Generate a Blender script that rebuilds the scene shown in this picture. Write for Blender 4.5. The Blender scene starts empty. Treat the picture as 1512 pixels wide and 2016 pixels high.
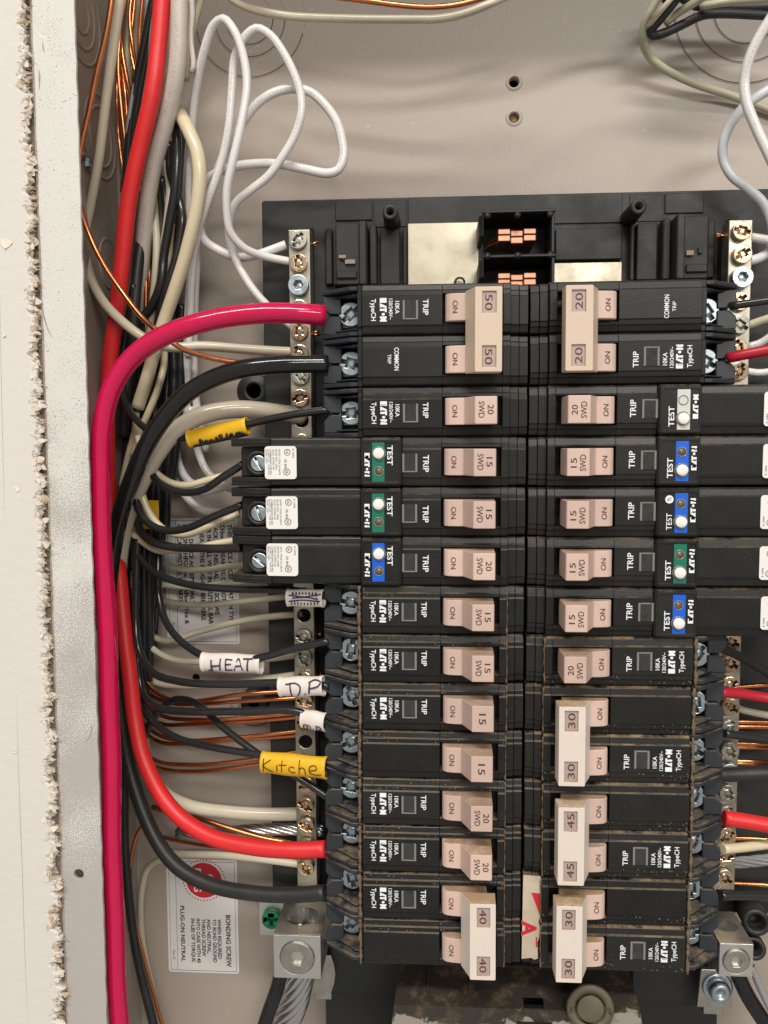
import bpy, bmesh, math, random
import numpy as np
from mathutils import Vector, Matrix
random.seed(7)
SC = bpy.context.scene
COL = SC.collection
S = 0.001                                   # all lengths below are millimetres
PI = math.pi

# ------------------------------------------------------------------ camera
F = 1700.0; PX, PY = 756.0, 1008.0; D = 324.0      # focal length / principal point in photo pixels, distance to breaker faces
def _n(a): return a / np.linalg.norm(a)
CN = _n(np.array([865 - PX, 874 - PY, F]))          # straight-into-the-panel direction seen by the camera
CV = np.array([875 - PX, 22650 - PY, F]); CV = _n(CV); CV = _n(CV - CN * (CV @ CN))   # down the panel
CX = np.cross(CV, CN)
if CX[0] < 0: CX = -CX
def un(u, v, y=0.0):
    """point of the panel seen at photo pixel (u, v) at depth y behind the breaker faces"""
    r = np.array([u - PX, v - PY, F]); t = (D + y) / (r @ CN)
    return (float((r @ CX) * t), float(y), float(-(r @ CV) * t))
cam = bpy.data.cameras.new('camera'); co = bpy.data.objects.new('camera', cam); COL.objects.link(co)
cam.sensor_fit = 'VERTICAL'; cam.sensor_height = 36; cam.sensor_width = 27
cam.lens = F / 2016 * 36; cam.clip_start = 0.01; cam.clip_end = 50
W3 = np.array([CX, CN, -CV])                        # rows: panel axes in camera coords (right, down, forward)
M = Matrix(((W3[0][0], -W3[0][1], -W3[0][2], 0), (W3[1][0], -W3[1][1], -W3[1][2], -D * S),
            (W3[2][0], -W3[2][1], -W3[2][2], 0), (0, 0, 0, 1)))
co.matrix_world = M
SC.camera = co
SC.render.resolution_x, SC.render.resolution_y = 768, 1024
# ------------------------------------------------------------------ room light
w = bpy.data.worlds.new('World'); SC.world = w; w.use_nodes = True
bg = w.node_tree.nodes['Background']; bg.inputs[0].default_value = (1.0, .95, .885, 1); bg.inputs[1].default_value = 0.43
def area(name, loc, target, sx, sy, power, color):
    l = bpy.data.lights.new(name, 'AREA'); l.shape = 'RECTANGLE'; l.size = sx; l.size_y = sy; l.energy = power; l.color = color
    o = bpy.data.objects.new(name, l); COL.objects.link(o); o.location = loc
    o.rotation_euler = (Vector(target) - Vector(loc)).to_track_quat('-Z', 'Y').to_euler(); return o
area('ceiling_lamp', (-0.20, -1.95, 2.20), (0, 0, 0), 1.9, 0.23, 73.0, (1, .95, .875))
area('ceiling_lamp', (0.85, -2.6, 1.0), (0, 0, 0), 1.4, 0.24, 32.0, (1, .955, .89))
SC.view_settings.view_transform = 'Standard'; SC.view_settings.look = 'None'
SC.view_settings.exposure = 0.0; SC.view_settings.gamma = 1.0

# ------------------------------------------------------------------ materials
def lin(c): return tuple(((x / 255) / 12.92 if x / 255 <= .04045 else ((x / 255 + .055) / 1.055) ** 2.4) for x in c)
MATS = {}
def mat(name, col, rough=.5, metal=0., noise=None, bump=None, dust=None, patchy=(.42, .62), specks=None, spec=None, coat=0., rvar=None, trans=0., vary=0.):
    """col linear rgb; noise=(scale, amount, rgb2); bump=(scale, dist_mm); dust=rgb settled on upward faces; specks=(scale, thr, rgb)"""
    m = bpy.data.materials.new(name); m.use_nodes = True; nt = m.node_tree; N = nt.nodes; L = nt.links
    b = N['Principled BSDF']; b.inputs['Roughness'].default_value = rough; b.inputs['Metallic'].default_value = metal
    if spec is not None: b.inputs['Specular IOR Level'].default_value = spec
    if coat: b.inputs['Coat Weight'].default_value = coat; b.inputs['Coat Roughness'].default_value = .08
    if trans: b.inputs['Transmission Weight'].default_value = trans
    tc = N.new('ShaderNodeTexCoord'); geo = N.new('ShaderNodeNewGeometry'); pos = geo.outputs['Position']
    def nz(scale, detail=4, rough_=.6):
        t = N.new('ShaderNodeTexNoise'); t.inputs['Scale'].default_value = scale; t.inputs['Detail'].default_value = detail
        t.inputs['Roughness'].default_value = rough_; L.new(pos, t.inputs['Vector']); return t.outputs['Fac']
    def ramp(src, a, c):
        r = N.new('ShaderNodeMapRange'); r.inputs['From Min'].default_value = a; r.inputs['From Max'].default_value = c
        L.new(src, r.inputs['Value']); return r.outputs['Result']
    def mix(fac, a, c):
        x = N.new('ShaderNodeMix'); x.data_type = 'RGBA'
        if isinstance(fac, float): x.inputs[0].default_value = fac
        else: L.new(fac, x.inputs[0])
        for s, v in ((6, a), (7, c)):
            if isinstance(v, tuple): x.inputs[s].default_value = (*v[:3], 1)
            else: L.new(v, x.inputs[s])
        return x.outputs[2]
    def mul(a, c):
        x = N.new('ShaderNodeMath'); x.operation = 'MULTIPLY'
        for s, v in ((0, a), (1, c)):
            if isinstance(v, (float, int)): x.inputs[s].default_value = v
            else: L.new(v, x.inputs[s])
        return x.outputs[0]
    c = tuple(col)
    if noise: c = mix(mul(ramp(nz(noise[0]), .35, .7), noise[1]), c, noise[2])
    if specks: c = mix(ramp(nz(specks[0], 2, .5), specks[1], specks[1] + .04), c, specks[2])
    rsrc = None
    if dust:
        at = N.new('ShaderNodeAttribute'); at.attribute_type = 'OBJECT'; at.attribute_name = 'dust'
        sp = N.new('ShaderNodeSeparateXYZ'); L.new(geo.outputs['Normal'], sp.inputs[0])
        up = ramp(sp.outputs['Z'], .25, .9)
        base = N.new('ShaderNodeMath'); base.operation = 'MAXIMUM'; L.new(up, base.inputs[0])
        sprk = mul(ramp(nz(900, 3, .6), .64, .72), .30); L.new(sprk, base.inputs[1])
        patch = ramp(nz(120, 6, .7), *patchy)
        df = mul(mul(base.outputs[0], patch), at.outputs['Fac'])
        c = mix(df, c, dust)
        rr = N.new('ShaderNodeMapRange'); L.new(df, rr.inputs['Value']); rr.inputs['To Min'].default_value = rough; rr.inputs['To Max'].default_value = .95
        rsrc = rr.outputs['Result']
    if vary:
        oi = N.new('ShaderNodeObjectInfo'); h = N.new('ShaderNodeHueSaturation'); vv = N.new('ShaderNodeMapRange'); L.new(oi.outputs['Random'], vv.inputs['Value']); vv.inputs['To Min'].default_value = 1 - vary; vv.inputs['To Max'].default_value = 1 + vary
        L.new(vv.outputs[0], h.inputs['Value'])
        if isinstance(c, tuple): h.inputs['Color'].default_value = (*c, 1)
        else: L.new(c, h.inputs['Color'])
        c = h.outputs[0]
    if rvar and not rsrc:
        rr = N.new('ShaderNodeMapRange'); L.new(nz(rvar[0], 5, .65), rr.inputs['Value']); rr.inputs['From Min'].default_value = .3; rr.inputs['From Max'].default_value = .7
        rr.inputs['To Min'].default_value = rvar[1]; rr.inputs['To Max'].default_value = rvar[2]; rsrc = rr.outputs['Result']
    if rsrc is not None: L.new(rsrc, b.inputs['Roughness'])
    if isinstance(c, tuple): b.inputs['Base Color'].default_value = (*c, 1)
    else: L.new(c, b.inputs['Base Color'])
    if bump:
        bp = N.new('ShaderNodeBump'); bp.inputs['Distance'].default_value = bump[1] * S; bp.inputs['Strength'].default_value = 1
        L.new(nz(bump[0], bump[2] if len(bump) > 2 else 3), bp.inputs['Height']); L.new(bp.outputs['Normal'], b.inputs['Normal'])
    MATS[name] = m; return m
DUST = (.26, .185, .105)
mat('breaker_plastic', (.0130, .0128, .0118), .33, noise=(90, .5, (.025, .024, .022)), bump=(1500, .03), dust=DUST, specks=(1300, .745, (.085, .08, .07)), spec=.30, vary=.22)
mat('terminal_plastic', (.020, .024, .030), .42, noise=(120, .5, (.030, .034, .040)), bump=(1200, .03), dust=(.20, .155, .10))
mat('base_plastic', (.019, .020, .0185), .46, noise=(60, .7, (.032, .033, .031)), bump=(700, .05), rvar=(70, .40, .64), spec=.36)
mat('lower_plastic', (.012, .014, .017), .5, noise=(60, .7, (.022, .022, .022)), bump=(700, .05))
mat('handle_beige', (.60, .435, .365), .5, noise=(70, .55, (.52, .385, .335)), bump=(900, .02), dust=(.34, .215, .11), patchy=(.30, .55), vary=.09)
mat('handle_cream', (.60, .475, .365), .48, noise=(70, .35, (.56, .43, .34)), bump=(900, .02), dust=(.34, .215, .11))
mat('handle_pale', (.70, .62, .55), .5, noise=(70, .35, (.64, .55, .49)), bump=(900, .02), dust=(.40, .26, .125), patchy=(.28, .52))
mat('window_tint', (.42, .31, .27), .45, noise=(200, .4, (.36, .28, .26)))
mat('print_white', (.80, .82, .84), .5)
mat('print_black', (.012, .011, .011), .6)
mat('print_brown', (.06, .032, .028), .6)
mat('print_red', (.56, .015, .03), .5)
mat('test_green', (.0, .155, .095), .4)
mat('test_blue', (.0, .105, .62), .4)
mat('test_grey', (.58, .57, .54), .5)
mat('button_white', (.86, .83, .77), .4)
mat('indicator', (.10, .085, .065), .25, noise=(500, .8, (.2, .15, .10)))
mat('clear_window', (.022, .022, .021), .12, coat=.5, noise=(300, .6, (.05, .05, .048)))
mat('clear_edge', (.20, .20, .185), .16, coat=.6)
mat('sticker_white', (.76, .74, .71), .5)
mat('sticker_old', (.74, .72, .70), .34, noise=(40, .4, (.66, .64, .62)))
mat('warning_paper', (.56, .47, .37), .75, noise=(160, .6, (.42, .33, .24)))
mat('box_paint', (.385, .328, .281), .40, noise=(18, .35, (.365, .312, .262)), specks=(520, .735, (.52, .46, .40)), bump=(480, .07, 2))
mat('slit_dark', (.10, .078, .062), .7)
mat('hole_dark', (.008, .006, .005), .9)
mat('hole_tan', (.26, .16, .08), .8)
mat('flange_paint', (.625, .615, .58), .55, specks=(850, .66, (.27, .26, .25)), bump=(600, .06))
mat('drywall', (.645, .615, .57), .9, noise=(30, .3, (.615, .58, .53)), bump=(240, .28, 6))
mat('torn_paper', (.66, .55, .43), .95, noise=(160, .9, (.50, .35, .21)), bump=(900, .2))
mat('torn_white', (.80, .73, .65), .95, noise=(240, .6, (.66, .55, .44)), bump=(900, .2))
mat('stud_grey', (.30, .25, .205), .9, noise=(60, .6, (.20, .165, .135)), bump=(300, .3))
mat('zinc', (.46, .52, .56), .32, 1., bump=(900, .03), rvar=(300, .24, .5))
mat('nickel', (.50, .49, .44), .34, 1., noise=(200, .7, (.36, .33, .27)), rvar=(150, .25, .5))
mat('brass_zinc', (.66, .55, .34), .24, 1., noise=(350, .9, (.62, .40, .34)), bump=(900, .03))
mat('bar_metal', (.47, .44, .36), .40, 1., noise=(110, .7, (.36, .33, .27)), rvar=(120, .3, .55), bump=(600, .04))
mat('tin_plate', (.47, .435, .345), .42, 1., noise=(140, .9, (.43, .385, .295)), rvar=(90, .3, .6))
mat('aluminium', (.66, .65, .62), .40, 1., noise=(200, .6, (.54, .53, .50)), rvar=(200, .3, .55), bump=(900, .03))
mat('strand_metal', (.55, .55, .55), .28, 1.)
mat('copper', (.75, .30, .13), .27, 1., noise=(120, .6, (.50, .17, .07)))
mat('copper_stab', (.50, .235, .155), .5, 1., noise=(220, .7, (.34, .14, .085)))
mat('green_screw', (.0, .20, .085), .22, .35, coat=.6)
mat('dust_brown', (.19, .135, .082), .98, noise=(420, .9, (.10, .07, .045)), bump=(900, .35))
mat('dirty_metal', (.030, .026, .021), .62, bump=(250, .2))
mat('knob_cream', (.12, .105, .065), .6, noise=(150, .8, (.10, .085, .055)))
mat('ink_purple', (.055, .03, .10), .5)
mat('ink_black', (.018, .014, .012), .5)
mat('sleeve_yellow', (.78, .455, .012), .42, noise=(150, .5, (.70, .36, .01)), bump=(300, .15))
mat('sleeve_white', (.76, .70, .64), .45, noise=(150, .4, (.66, .60, .56)), bump=(300, .15))
def dirty():
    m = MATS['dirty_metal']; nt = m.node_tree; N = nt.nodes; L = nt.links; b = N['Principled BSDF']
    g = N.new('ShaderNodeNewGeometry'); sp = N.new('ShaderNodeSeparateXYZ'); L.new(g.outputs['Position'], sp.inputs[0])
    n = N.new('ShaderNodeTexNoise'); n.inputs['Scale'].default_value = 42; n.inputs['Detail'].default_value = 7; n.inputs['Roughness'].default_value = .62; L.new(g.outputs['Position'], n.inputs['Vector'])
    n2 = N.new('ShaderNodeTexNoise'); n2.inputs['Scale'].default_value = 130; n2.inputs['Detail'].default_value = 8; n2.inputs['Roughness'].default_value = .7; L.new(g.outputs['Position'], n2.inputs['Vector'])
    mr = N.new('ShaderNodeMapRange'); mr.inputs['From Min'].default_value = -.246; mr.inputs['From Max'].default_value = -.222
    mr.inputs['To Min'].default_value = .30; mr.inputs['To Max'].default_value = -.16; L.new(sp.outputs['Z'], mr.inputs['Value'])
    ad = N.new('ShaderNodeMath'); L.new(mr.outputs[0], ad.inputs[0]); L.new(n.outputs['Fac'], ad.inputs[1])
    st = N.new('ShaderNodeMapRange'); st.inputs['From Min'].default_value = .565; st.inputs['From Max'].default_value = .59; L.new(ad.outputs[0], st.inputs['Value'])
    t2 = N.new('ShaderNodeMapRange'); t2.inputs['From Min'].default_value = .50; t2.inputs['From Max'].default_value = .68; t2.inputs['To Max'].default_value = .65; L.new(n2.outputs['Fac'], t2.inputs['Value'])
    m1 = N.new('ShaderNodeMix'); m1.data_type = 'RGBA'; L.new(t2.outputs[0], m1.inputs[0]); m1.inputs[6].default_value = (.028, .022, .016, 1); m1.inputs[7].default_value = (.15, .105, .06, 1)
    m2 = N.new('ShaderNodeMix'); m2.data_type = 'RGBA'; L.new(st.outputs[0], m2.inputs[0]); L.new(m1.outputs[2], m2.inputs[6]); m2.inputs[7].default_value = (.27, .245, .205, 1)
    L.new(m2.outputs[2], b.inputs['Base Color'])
dirty()
def wire_mat(name, col, rough=.34, bump=None, printed=False, dusty=None):
    """insulation: wavy gloss; printed = a run of tiny grey characters along one side of the wire (uv: u mm along, v around)"""
    m = mat(name, col, rough, bump=bump, noise=(60, .45, dusty) if dusty else None)
    if printed:
        nt = m.node_tree; N = nt.nodes; L = nt.links; b = N['Principled BSDF']
        uv = N.new('ShaderNodeUVMap'); uv.uv_map = 'UVMap'; sp = N.new('ShaderNodeSeparateXYZ'); L.new(uv.outputs[0], sp.inputs[0])
        def mth(op, a, c=None):
            x = N.new('ShaderNodeMath'); x.operation = op
            for s, v in ((0, a), (1, c)):
                if v is None: continue
                if isinstance(v, (float, int)): x.inputs[s].default_value = v
                else: L.new(v, x.inputs[s])
            return x.outputs[0]
        band = mth('LESS_THAN', mth('ABSOLUTE', mth('SUBTRACT', sp.outputs[1], .30)), .04)
        n = N.new('ShaderNodeTexWhiteNoise'); n.noise_dimensions = '2D'
        cb = N.new('ShaderNodeCombineXYZ'); L.new(mth('FLOOR', mth('MULTIPLY', sp.outputs[0], 3.0)), cb.inputs[0]); L.new(mth('FLOOR', mth('MULTIPLY', sp.outputs[1], 45)), cb.inputs[1]); L.new(cb.outputs[0], n.inputs['Vector'])
        on = mth('GREATER_THAN', n.outputs['Value'], .55)
        gap = mth('GREATER_THAN', mth('FRACT', mth('MULTIPLY', sp.outputs[0], .55)), .25)
        word = N.new('ShaderNodeTexNoise'); word.noise_dimensions = '1D'; L.new(mth('MULTIPLY', sp.outputs[0], .05), word.inputs['W']); word.inputs['Scale'].default_value = 1.3
        f = mth('MULTIPLY', mth('MULTIPLY', band, on), mth('MULTIPLY', gap, mth('GREATER_THAN', word.outputs['Fac'], .42)))
        x = N.new('ShaderNodeMix'); x.data_type = 'RGBA'; L.new(mth('MULTIPLY', f, .34), x.inputs[0])
        src = b.inputs['Base Color'].links[0].from_socket if b.inputs['Base Color'].links else None
        if src: L.new(src, x.inputs[6])
        else: x.inputs[6].default_value = (*col, 1)
        x.inputs[7].default_value = (.16, .16, .17, 1); L.new(x.outputs[2], b.inputs['Base Color'])
    return m
wire_mat('w_pink', (.52, .006, .066), .11, bump=(52, 1.0, 1))
wire_mat('w_red', (.70, .022, .024), .42, bump=(70, .4, 3), dusty=(.58, .028, .030))
wire_mat('w_crimson', (.42, .010, .028), .38)
wire_mat('w_black', (.010, .0105, .011), .10, bump=(52, 1.0, 1))
wire_mat('w_blackmat', (.016, .016, .016), .46, bump=(250, .12), dusty=(.040, .038, .036))
wire_mat('w_charcoal', (.018, .0195, .020), .22, bump=(140, .1))
wire_mat('w_white', (.72, .695, .68), .24, printed=True)
wire_mat('w_bluewhite', (.64, .66, .68), .24)
wire_mat('w_cream', (.60, .545, .42), .24, bump=(140, .12), dusty=(.52, .46, .34))
wire_mat('w_ivory', (.66, .575, .40), .24, bump=(140, .1), dusty=(.58, .50, .33))
wire_mat('w_sage', (.50, .47, .345), .38, dusty=(.42, .39, .28))
wire_mat('w_sheath', (.55, .49, .435), .5, bump=(120, .3), dusty=(.44, .38, .33), printed=True)
wire_mat('w_putty', (.52, .455, .36), .16, bump=(70, .5, 1))
wire_mat('w_steel', (.30, .30, .30), .3)

# ------------------------------------------------------------------ mesh helpers (mm in, metres out)
class MB:
    def __init__(s): s.v = []; s.f = []; s.sm = []; s.uv = []
    def add(s, vs, fs, smooth=False, uvs=None):
        o = len(s.v); s.v += [tuple(p) for p in vs]; s.f += [tuple(i + o for i in f) for f in fs]; s.sm += [smooth] * len(fs)
        s.uv += (uvs if uvs else [None] * len(fs)); return s
    def box(s, x0, x1, y0, y1, z0, z1, b=0.25):
        b = min(b, .45 * min(x1 - x0, y1 - y0, z1 - z0))
        if b <= 0:
            vs = [(x, y, z) for x in (x0, x1) for y in (y0, y1) for z in (z0, z1)]
            return s.add(vs, [(0, 1, 3, 2), (4, 6, 7, 5), (0, 4, 5, 1), (2, 3, 7, 6), (0, 2, 6, 4), (1, 5, 7, 3)])
        bm = bmesh.new(); bmesh.ops.create_cube(bm, size=1)
        for v in bm.verts: v.co = ((x0 + x1) / 2 + v.co.x * (x1 - x0), (y0 + y1) / 2 + v.co.y * (y1 - y0), (z0 + z1) / 2 + v.co.z * (z1 - z0))
        bmesh.ops.bevel(bm, geom=bm.edges[:], offset=b, segments=1, profile=.5, affect='EDGES')
        return s.bm(bm)
    def bm(s, bm, smooth=False):
        bm.verts.ensure_lookup_table(); bm.verts.index_update()
        s.add([v.co[:] for v in bm.verts], [[v.index for v in f.verts] for f in bm.faces], smooth); bm.free(); return s
    def prism(s, pts, axis, a0, a1, bevel=0, seg=2):
        """2-D outline extruded along an axis: axis x -> pts (y,z), y -> (x,z), z -> (x,y)"""
        def P(p, a): return {'x': (a, p[0], p[1]), 'y': (p[0], a, p[1]), 'z': (p[0], p[1], a)}[axis]
        bm = bmesh.new(); A = [bm.verts.new(P(p, a0)) for p in pts]; B = [bm.verts.new(P(p, a1)) for p in pts]; n = len(pts)
        bm.faces.new(A); bm.faces.new(B[::-1])
        for i in range(n): bm.faces.new((A[i], B[i], B[(i + 1) % n], A[(i + 1) % n]))
        bmesh.ops.recalc_face_normals(bm, faces=bm.faces[:])
        if bevel: bmesh.ops.bevel(bm, geom=bm.edges[:], offset=bevel, segments=seg, profile=.5, affect='EDGES', clamp_overlap=True)
        return s.bm(bm)
    def lathe(s, prof, c, d=(0, -1, 0), n=24, smooth=True, cap=True):
        """prof [(r,h)] turned round direction d through c"""
        d = Vector(d).normalized(); a = d.orthogonal().normalized(); b = d.cross(a); c = Vector(c); vs = []; fs = []
        for r, h in prof:
            for i in range(n):
                t = 2 * PI * i / n; vs.append(tuple(c + d * h + (a * math.cos(t) + b * math.sin(t)) * r))
        for k in range(len(prof) - 1):
            for i in range(n): fs.append((k * n + i, k * n + (i + 1) % n, (k + 1) * n + (i + 1) % n, (k + 1) * n + i))
        if cap and prof[0][0] > 0: fs.append(tuple(range(n))[::-1])
        if cap and prof[-1][0] > 0: fs.append(tuple((len(prof) - 1) * n + i for i in range(n)))
        return s.add(vs, fs, smooth)
    def tube(s, pts, r, n=12, cap=True, rfun=None):
        P = [Vector(p) for p in pts]; m = len(P); T = [(P[min(i + 1, m - 1)] - P[max(i - 1, 0)]).normalized() for i in range(m)]
        # start the ring so that v=0.3 faces the viewer (-y)
        up = Vector((0, -1, 0)); a = (up - T[0] * up.dot(T[0]))
        a = a.normalized() if a.length > 1e-4 else T[0].orthogonal().normalized()
        vs = []; fs = []; uv = []; acc = [0.]
        for i in range(1, m): acc.append(acc[-1] + (P[i] - P[i - 1]).length)
        for i in range(m):
            a = (a - T[i] * a.dot(T[i])).normalized(); b = T[i].cross(a); rr = r * (rfun(i / (m - 1)) if rfun else 1)
            for k in range(n):
                t = 2 * PI * (k / n - .30); vs.append(tuple(P[i] + (a * math.cos(t) + b * math.sin(t)) * rr))
        for i in range(m - 1):
            for k in range(n):
                fs.append((i * n + k, i * n + (k + 1) % n, (i + 1) * n + (k + 1) % n, (i + 1) * n + k))
                uv.append([(acc[i], k / n), (acc[i], (k + 1) / n), (acc[i + 1], (k + 1) / n), (acc[i + 1], k / n)])
        s.add(vs, fs, True, uv)
        if cap:
            o = len(s.v) - len(vs); s.f += [tuple(o + k for k in range(n))[::-1], tuple(o + (m - 1) * n + k for k in range(n))]; s.sm += [False] * 2; s.uv += [None] * 2
        return s
    def merge(s, me, xf):
        """append a mesh already in mm, with xf mapping each vertex"""
        return s.add([xf(v.co) for v in me.vertices], [tuple(p.vertices) for p in me.polygons])
    def mesh(s, name, m):
        me = bpy.data.meshes.new(name); me.from_pydata([(x * S, y * S, z * S) for x, y, z in s.v], [], s.f)
        me.polygons.foreach_set('use_smooth', s.sm)
        if any(u is not None for u in s.uv):
            ul = me.uv_layers.new(name='UVMap')
            for p, u in zip(me.polygons, s.uv):
                if u:
                    for li, c in zip(p.loop_indices, u): ul.data[li].uv = c
        me.materials.append(MATS[m]); me.update(); return me
    def obj(s, name, m, parent=None, loc=None, **kw):
        return link(name, s.mesh(name, m), parent, loc, **kw)
def link(name, me, parent=None, loc=None, rot=None, **kw):
    o = bpy.data.objects.new(name, me); COL.objects.link(o)
    if parent: o.parent = parent
    if loc: o.location = [c * S for c in loc]
    if rot: o.rotation_euler = rot
    for k, v in kw.items(): o[k] = v
    return o
def tag(o, label, cat, group=None):
    o['label'] = label; o['category'] = cat
    if group: o['group'] = group
    return o
def thing(name, label, cat, loc=(0, 0, 0), group=None, rot=None):
    return tag(link(name, None, None, loc, rot), label, cat, group)
def circ(x, z, r, n=24, ph=0): return [(x + r * math.cos(2 * PI * i / n + ph), z + r * math.sin(2 * PI * i / n + ph)) for i in range(n)]
def rrect(x0, x1, z0, z1, r, n=5):
    o = []
    for cx, cz, a in ((x1 - r, z1 - r, 0), (x0 + r, z1 - r, 90), (x0 + r, z0 + r, 180), (x1 - r, z0 + r, 270)):
        for i in range(n + 1):
            t = math.radians(a + 90 * i / n); o.append((cx + r * math.cos(t), cz + r * math.sin(t)))
    return o
def plate(mb, outline, holes, y0, y1, bevel=0.):
    """flat plate in the panel plane with real holes, front face at y0, back at y1"""
    cu = bpy.data.curves.new('tmp', 'CURVE'); cu.dimensions = '2D'; cu.fill_mode = 'BOTH'
    h = (y1 - y0) / 2; cu.extrude = max(h - bevel, 0); cu.bevel_depth = bevel; cu.bevel_resolution = 1; cu.offset = -bevel
    for pts in [outline] + list(holes):
        sp = cu.splines.new('POLY'); sp.points.add(len(pts) - 1)
        for q, p in zip(sp.points, pts): q.co = (p[0], p[1], 0, 1)
        sp.use_cyclic_u = True
    ob = bpy.data.objects.new('tmp', cu); me = bpy.data.meshes.new_from_object(ob)
    ym = (y0 + y1) / 2
    mb.merge(me, lambda c: (c.x, ym - c.z, c.y))
    bpy.data.objects.remove(ob); bpy.data.curves.remove(cu); bpy.data.meshes.remove(me); return mb
TXT = {}
def glyphs(s, bold=.0):
    if (s, bold) not in TXT:
        cu = bpy.data.curves.new('t', 'FONT'); cu.body = s; cu.size = 1; cu.resolution_u = 3; cu.offset = bold; cu.fill_mode = 'FRONT'; cu.dimensions = '2D'
        ob = bpy.data.objects.new('t', cu); me = bpy.data.meshes.new_from_object(ob)
        v = [tuple(p.co)[:2] for p in me.vertices]; f = [tuple(p.vertices) for p in me.polygons]
        bpy.data.objects.remove(ob); bpy.data.curves.remove(cu); bpy.data.meshes.remove(me)
        xs = [a for a, _ in v]; ys = [b for _, b in v]
        TXT[(s, bold)] = (v, f, min(xs), max(xs), min(ys), max(ys))
    return TXT[(s, bold)]
def text(mb, s, x, z, y, cap, length=None, ang=-90, bold=.012, align='c'):
    """lettering lying in the panel plane: cap = letter height mm, length = run mm; ang -90 reads downwards"""
    v, f, a0, a1, b0, b1 = glyphs(s, bold)
    k = cap / .70; kx = (length / (a1 - a0)) if length else k
    ca, sa = math.cos(math.radians(ang)), math.sin(math.radians(ang)); vs = []
    off = (a0 + a1) / 2 if align == 'c' else a0
    for a, b in v:
        p = (a - off) * kx; q = (b - .35) * k
        vs.append((x + p * ca - q * sa, y, z + p * sa + q * ca))
    return mb.add(vs, f)
def spline(pts, step=2.0):
    P = [Vector(p) for p in pts]; P = [P[0] * 2 - P[1]] + P + [P[-1] * 2 - P[-2]]; out = []
    for i in range(1, len(P) - 2):
        p0, p1, p2, p3 = P[i - 1:i + 3]; n = max(2, int((p2 - p1).length / step))
        d1 = max((p1 - p0).length, .01) ** .5; d2 = max((p2 - p1).length, .01) ** .5; d3 = max((p3 - p2).length, .01) ** .5
        m1 = ((p1 - p0) / d1 - (p2 - p0) / (d1 + d2) + (p2 - p1) / d2) * d2
        m2 = ((p2 - p1) / d2 - (p3 - p1) / (d2 + d3) + (p3 - p2) / d3) * d2
        for k in range(n):
            t = k / n; out.append(p1 * (2 * t**3 - 3 * t**2 + 1) + m1 * (t**3 - 2 * t**2 + t) + p2 * (-2 * t**3 + 3 * t**2) + m2 * (t**3 - t**2))
    out.append(P[-2]); return out
def logo(mb, x, z, y, cap, length):
    """the heavy maker's mark, reading downwards"""
    Lt = [[(0, 0), (.2, 0), (.2, .2), (.1, .2), (.1, .4), (.19, .4), (.19, .6), (.1, .6), (.1, .8), (.2, .8), (.2, 1), (0, 1)],
          [(.22, 0), (.31, 0), (.40, .55), (.40, 1), (.355, 1)], [(.33, 0), (.40, 0), (.40, .28), (.33, .28)],
          [(.415, .74), (.60, .74), (.60, 1), (.415, 1)], [(.455, 0), (.545, 0), (.545, .72), (.455, .72)],
          [(.78, 0), (.845, 0), (.845, .55), (.93, 0), (1, 0), (1, 1), (.935, 1), (.935, .45), (.85, 1), (.78, 1)]]
    Lt.append([(.69 + .06 * math.cos(i * PI / 5), .5 + .24 * math.sin(i * PI / 5)) for i in range(10)])
    for p in Lt:
        bm = bmesh.new(); vs = [bm.verts.new((x + (b - .5) * cap, y, z - (a - .5) * length)) for a, b in p]
        bmesh.ops.triangulate(bm, faces=[bm.faces.new(vs)]); mb.bm(bm)
    return mb

# ------------------------------------------------------------------ the wall and the steel box
BACK = 82.0; XW = -150.2; ZT, ZB = 250.0, -330.0
def jag(z, seed=0):
    return 1.1 * math.sin(z * .31 + seed) + .8 * math.sin(z * .83 + 1 + seed) + .9 * math.sin(z * 2.1 + seed * 2) + .35 * math.sin(z * 5.3)
mb = MB(); rows = []
zs = [ZB - 20 + i * .9 for i in range(int((ZT - ZB + 60) / .9))]
for z in zs:
    xe = -152.9 + .8 * jag(z) * (.7 if z > -100 else 1.3)
    rows.append([(-330, -2.4, z), (xe - 1.6, -2.4, z), (xe - .2, -1.9, z), (xe + random.uniform(-.2, .4), -.4, z + random.uniform(-.3, .3)), (xe - 1.2, 3, z), (xe - .6, 10, z)])
vs = [p for r in rows for p in r]; n = 6
mb.add(vs, [(i * n + k, i * n + k + 1, (i + 1) * n + k + 1, (i + 1) * n + k) for i in range(len(rows) - 1) for k in range(n - 1)], False)
wall = mb.obj('wall', 'drywall'); wall['kind'] = 'structure'; wall['label'] = 'white painted drywall with a torn ragged cut edge beside the metal flange'; wall['category'] = 'wall'
for mname, cnt, tan in (('torn_white', 1150, 0), ('torn_paper', 900, 1)):
    mb = MB()
    for i in range(cnt):
        z = random.uniform(ZB, ZT); xe = -152.9 + .8 * jag(z) * (.7 if z > -100 else 1.3)
        l = random.uniform(1.0, 3.2); wd = random.choice((.4, .7, 1.2, 1.9, 2.6)) * random.uniform(.7, 1.2); a = random.uniform(-.9, .5); y = random.uniform(-3.2, -.4) if not tan else random.uniform(-2.6, 1.6)
        x0 = xe - random.uniform(-.2, 2.6); cu = random.uniform(-1.4, 1.2); dx, dz = math.cos(a), math.sin(a)
        q = []
        for t, ww in ((0, 1), (.5, .8), (1, .25)):
            for sg in (-1, 1): q.append((x0 + dx * l * t - dz * wd * sg * ww * .5, y + cu * t * t - .3 * sg * t, z + dz * l * t + dx * wd * sg * ww * .5))
        mb.add(q, [(0, 1, 3, 2), (2, 3, 5, 4)], True)
    o = mb.obj('torn_paper', mname, wall); o['kind'] = 'stuff'
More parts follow.
